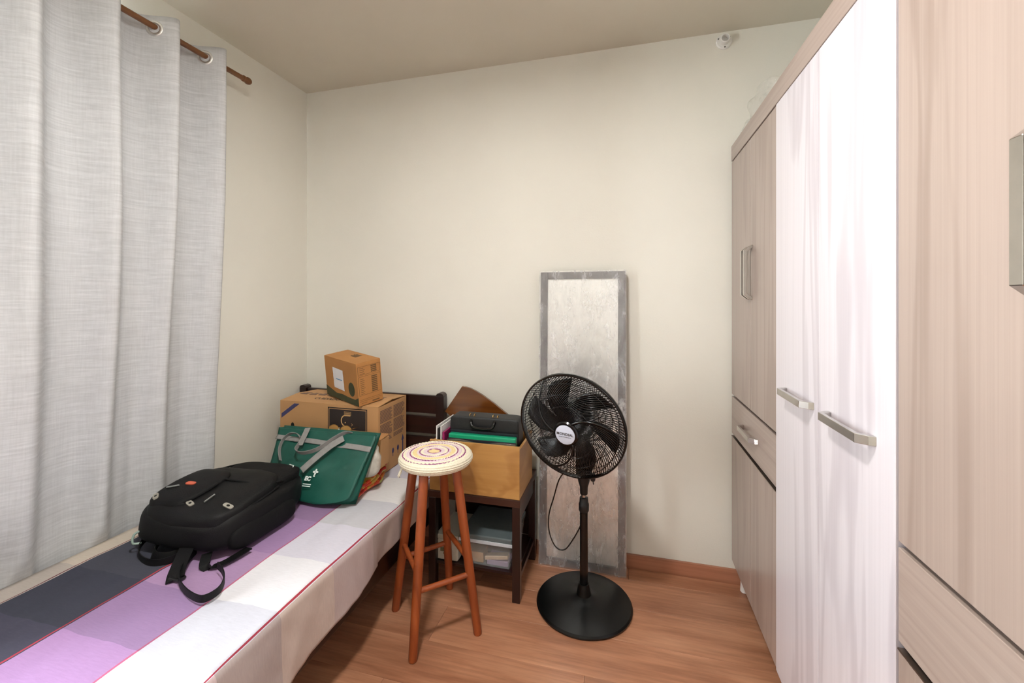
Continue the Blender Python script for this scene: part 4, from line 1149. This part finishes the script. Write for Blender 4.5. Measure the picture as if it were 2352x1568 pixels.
def ringpts(r, zv, n=72): return [(r * math.cos(2 * PI * k / n), r * math.sin(2 * PI * k / n), zv) for k in range(n)]
obj('rim_band', MB().lathe([(GR - .003, -.010), (GR + .002, -.010), (GR + .004, -.005), (GR + .004, .007), (GR + .001, .011), (GR - .004, .010), (GR - .003, -.010)], 96, cap=False).xf(HM), M_black, fan, smooth='auto')
def grill(zsign, depth, r0, sweep, nw, wr=.0013, rings=(.30, .52, .74), flat=.0):
    mb = MB()
    def pt(t, a0):
        r = r0 + (GR - .002 - r0) * t
        a = a0 + sweep * (t ** 1.15)
        prof_z = depth * (1 - (t ** 3.2)) if zsign > 0 else -depth * (1 - t ** 2.6)
        return (r * math.cos(a), r * math.sin(a), prof_z + (.006 if zsign > 0 else -.012))
    for k in range(nw):
        a0 = 2 * PI * k / nw
        mb.tube([pt(i / 11, a0) for i in range(12)], wr, 4, cap=False)
    for t in rings:
        r = r0 + (GR - .002 - r0) * t
        mb.tube(ringpts(r, pt(t, 0)[2]), wr * .9, 4, closed=True)
    return mb
fgm = grill(1, .052, .048, -1.05, 108, .0017, (.36, .62, .85))
fg = obj('front_grill', fgm.xf(HM), M_black, fan, smooth=True)
for k in range(3):
    a0 = 2 * PI * k / 3 + 1.05
    pts = []
    for i in range(16):
        t = i / 15; r = .045 + (GR - .047) * t; a = a0 - 1.15 * t ** .9
        pts.append((r * math.cos(a), r * math.sin(a), .052 * (1 - t ** 3.2) + .0075))
    obj('rib', MB().tube(pts, [.0065 - .004 * i / 15 for i in range(16)], 6).xf(HM), M_black, fg, smooth=True)
obj('rear_grill', grill(-1, .085, .060, .25, 100, .0015, (.15, .35, .55, .75, .9)).xf(HM), M_black, fan, smooth=True)
obj('hub_cap', MB().lathe([(.052, .050), (.052, .062), (.047, .068), (0, .070)], 48).xf(HM), M_black, fan, smooth='auto')
for k in range(6):
    a0 = 2 * PI * k / 6 + .2
    def bl(i, j, a0=a0):
        r = .040 + .158 * i
        wd_ = (.30 + .62 * math.sin(PI * (.15 + .72 * i))) * .62
        a = a0 - .55 * i ** 1.2 + (j - .5) * wd_ * 1.25
        zz_ = -.016 + .042 * (j - .5) * (1 - .35 * i) + .004 * math.sin(PI * j)
        return (r * math.cos(a), r * math.sin(a), zz_)
    bo_ = obj('blade', MB().grid(14, 8, bl).xf(HM), M_black, fan, smooth=True)
    s2 = bo_.modifiers.new('thickness', 'SOLIDIFY'); s2.thickness = .0022
obj('spinner', MB().lathe([(.046, -.045), (.046, .004), (.036, .018), (0, .024)], 36).xf(HM), M_black, fan, smooth='auto')
bd = obj('badge', MB().lathe([(.040, .0695), (.0405, .0715), (.038, .0725), (0, .0728)], 48).xf(HM), plain('white_badge', rgb(196, 200, 214), .35, 0, .02), fan, smooth='auto')
roll = Matrix.Rotation(math.radians(-2), 4, 'Z')
TM = Matrix.Translation(-FB) @ HM @ roll
text_obj('badge_lettering', 'MONDIAL', .0155, TM @ Matrix.Translation((0, .0035, .0735)), M_ink, bd, .0003, .0001)
tl_ = MB()
for k in range(12):
    bx_ = MB().box(-.026 + k * .0044, -.0232 + k * .0044, -.0095, -.0075, .073, .0736); tl_.add(bx_.v, bx_.f)
obj('badge_small_print', tl_.xf(HM @ roll), M_ink, bd)
cord = spline([(-.245, 1.835, .60), (-.278, 1.842, .55), (-.305, 1.865, .46), (-.330, 1.885, .37), (-.330, 1.885, .30), (-.310, 1.885, .245), (-.285, 1.885, .222), (-.255, 1.885, .228), (-.225, 1.887, .27), (-.200, 1.89, .315), (-.190, 1.892, .34)], 8)
obj('power_cord', MB().tube(cord, .0030, 6), M_black, fan, smooth=True)

# ================================================================ wrapped mirror
MX0, MX1, MH, MTH = -.420, .002, 1.470, .028
yb0, yb1 = 2.112, 2.156          # front face y at bottom and at top
ang = math.atan2(yb1 - yb0, MH)
mir = thing('framed_mirror', 'tall dark-framed mirror wrapped in clear plastic film leaning on the wall', 'mirror', (MX0, yb0, .004), (-ang, 0, 0))
Wm = MX1 - MX0
fw = .036
M_fr = plain('dark_grey_brown_frame', rgb(60, 51, 53), .4, .2, .15, 40)
obj('frame', MB().box(0, fw, 0, MTH, 0, MH).box(Wm - fw, Wm, 0, MTH, 0, MH).box(fw, Wm - fw, 0, MTH, 0, fw).box(fw, Wm - fw, 0, MTH, MH - fw, MH), M_fr, mir, bevel=.002, world=False)
mg = plain('mirror_silver', (.93, .93, .91, 1), .42, 1.0, .01, 3)
obj('mirror_glass', MB().box(fw, Wm - fw, .008, .014, fw, MH - fw), mg, mir, world=False)
obj('backing', MB().box(fw, Wm - fw, .0145, MTH - .002, fw, MH - fw), M_gap, mir, world=False)
M_film = film_mat('clear_wrap_film', .24, .16, (.97, .96, .97, 1), .13, 13, .7)
def film(i, j):
    x = -.004 + (Wm + .008) * j; zv = -.002 + (MH + .004 + .004) * i
    w = .006 + .0045 * nz((x * 9 + zv * 4, zv * 7, 2), 1) + .003 * nz((x * 30 - zv * 10, zv * 16, 6), 1)
    if j < .02 or j > .98: w = .003 + .002 * math.sin(zv * 30)
    return (x + (.004 * math.sin(zv * 17) if j < .02 else 0), -max(.0015, w), zv)
fo = obj('wrap_film', MB().grid(150, 50, film), M_film, mir, smooth=True, world=False)
def film_side(i, j):
    zv = MH * i
    return (Wm + .0025 + .0015 * abs(nz((zv * 14, j * 3, 1), 1)), -.002 + (MTH + .002) * j, zv)
obj('wrap_film_edge', MB().grid(60, 5, film_side), M_film, mir, smooth=True, world=False)
obj('wrap_film_edge', MB().grid(60, 5, lambda i, j: (-.003 - .006 * abs(nz((i * 22, j * 3, 4), 1)), -.002 + (MTH + .002) * j, MH * i)), M_film, mir, smooth=True, world=False)
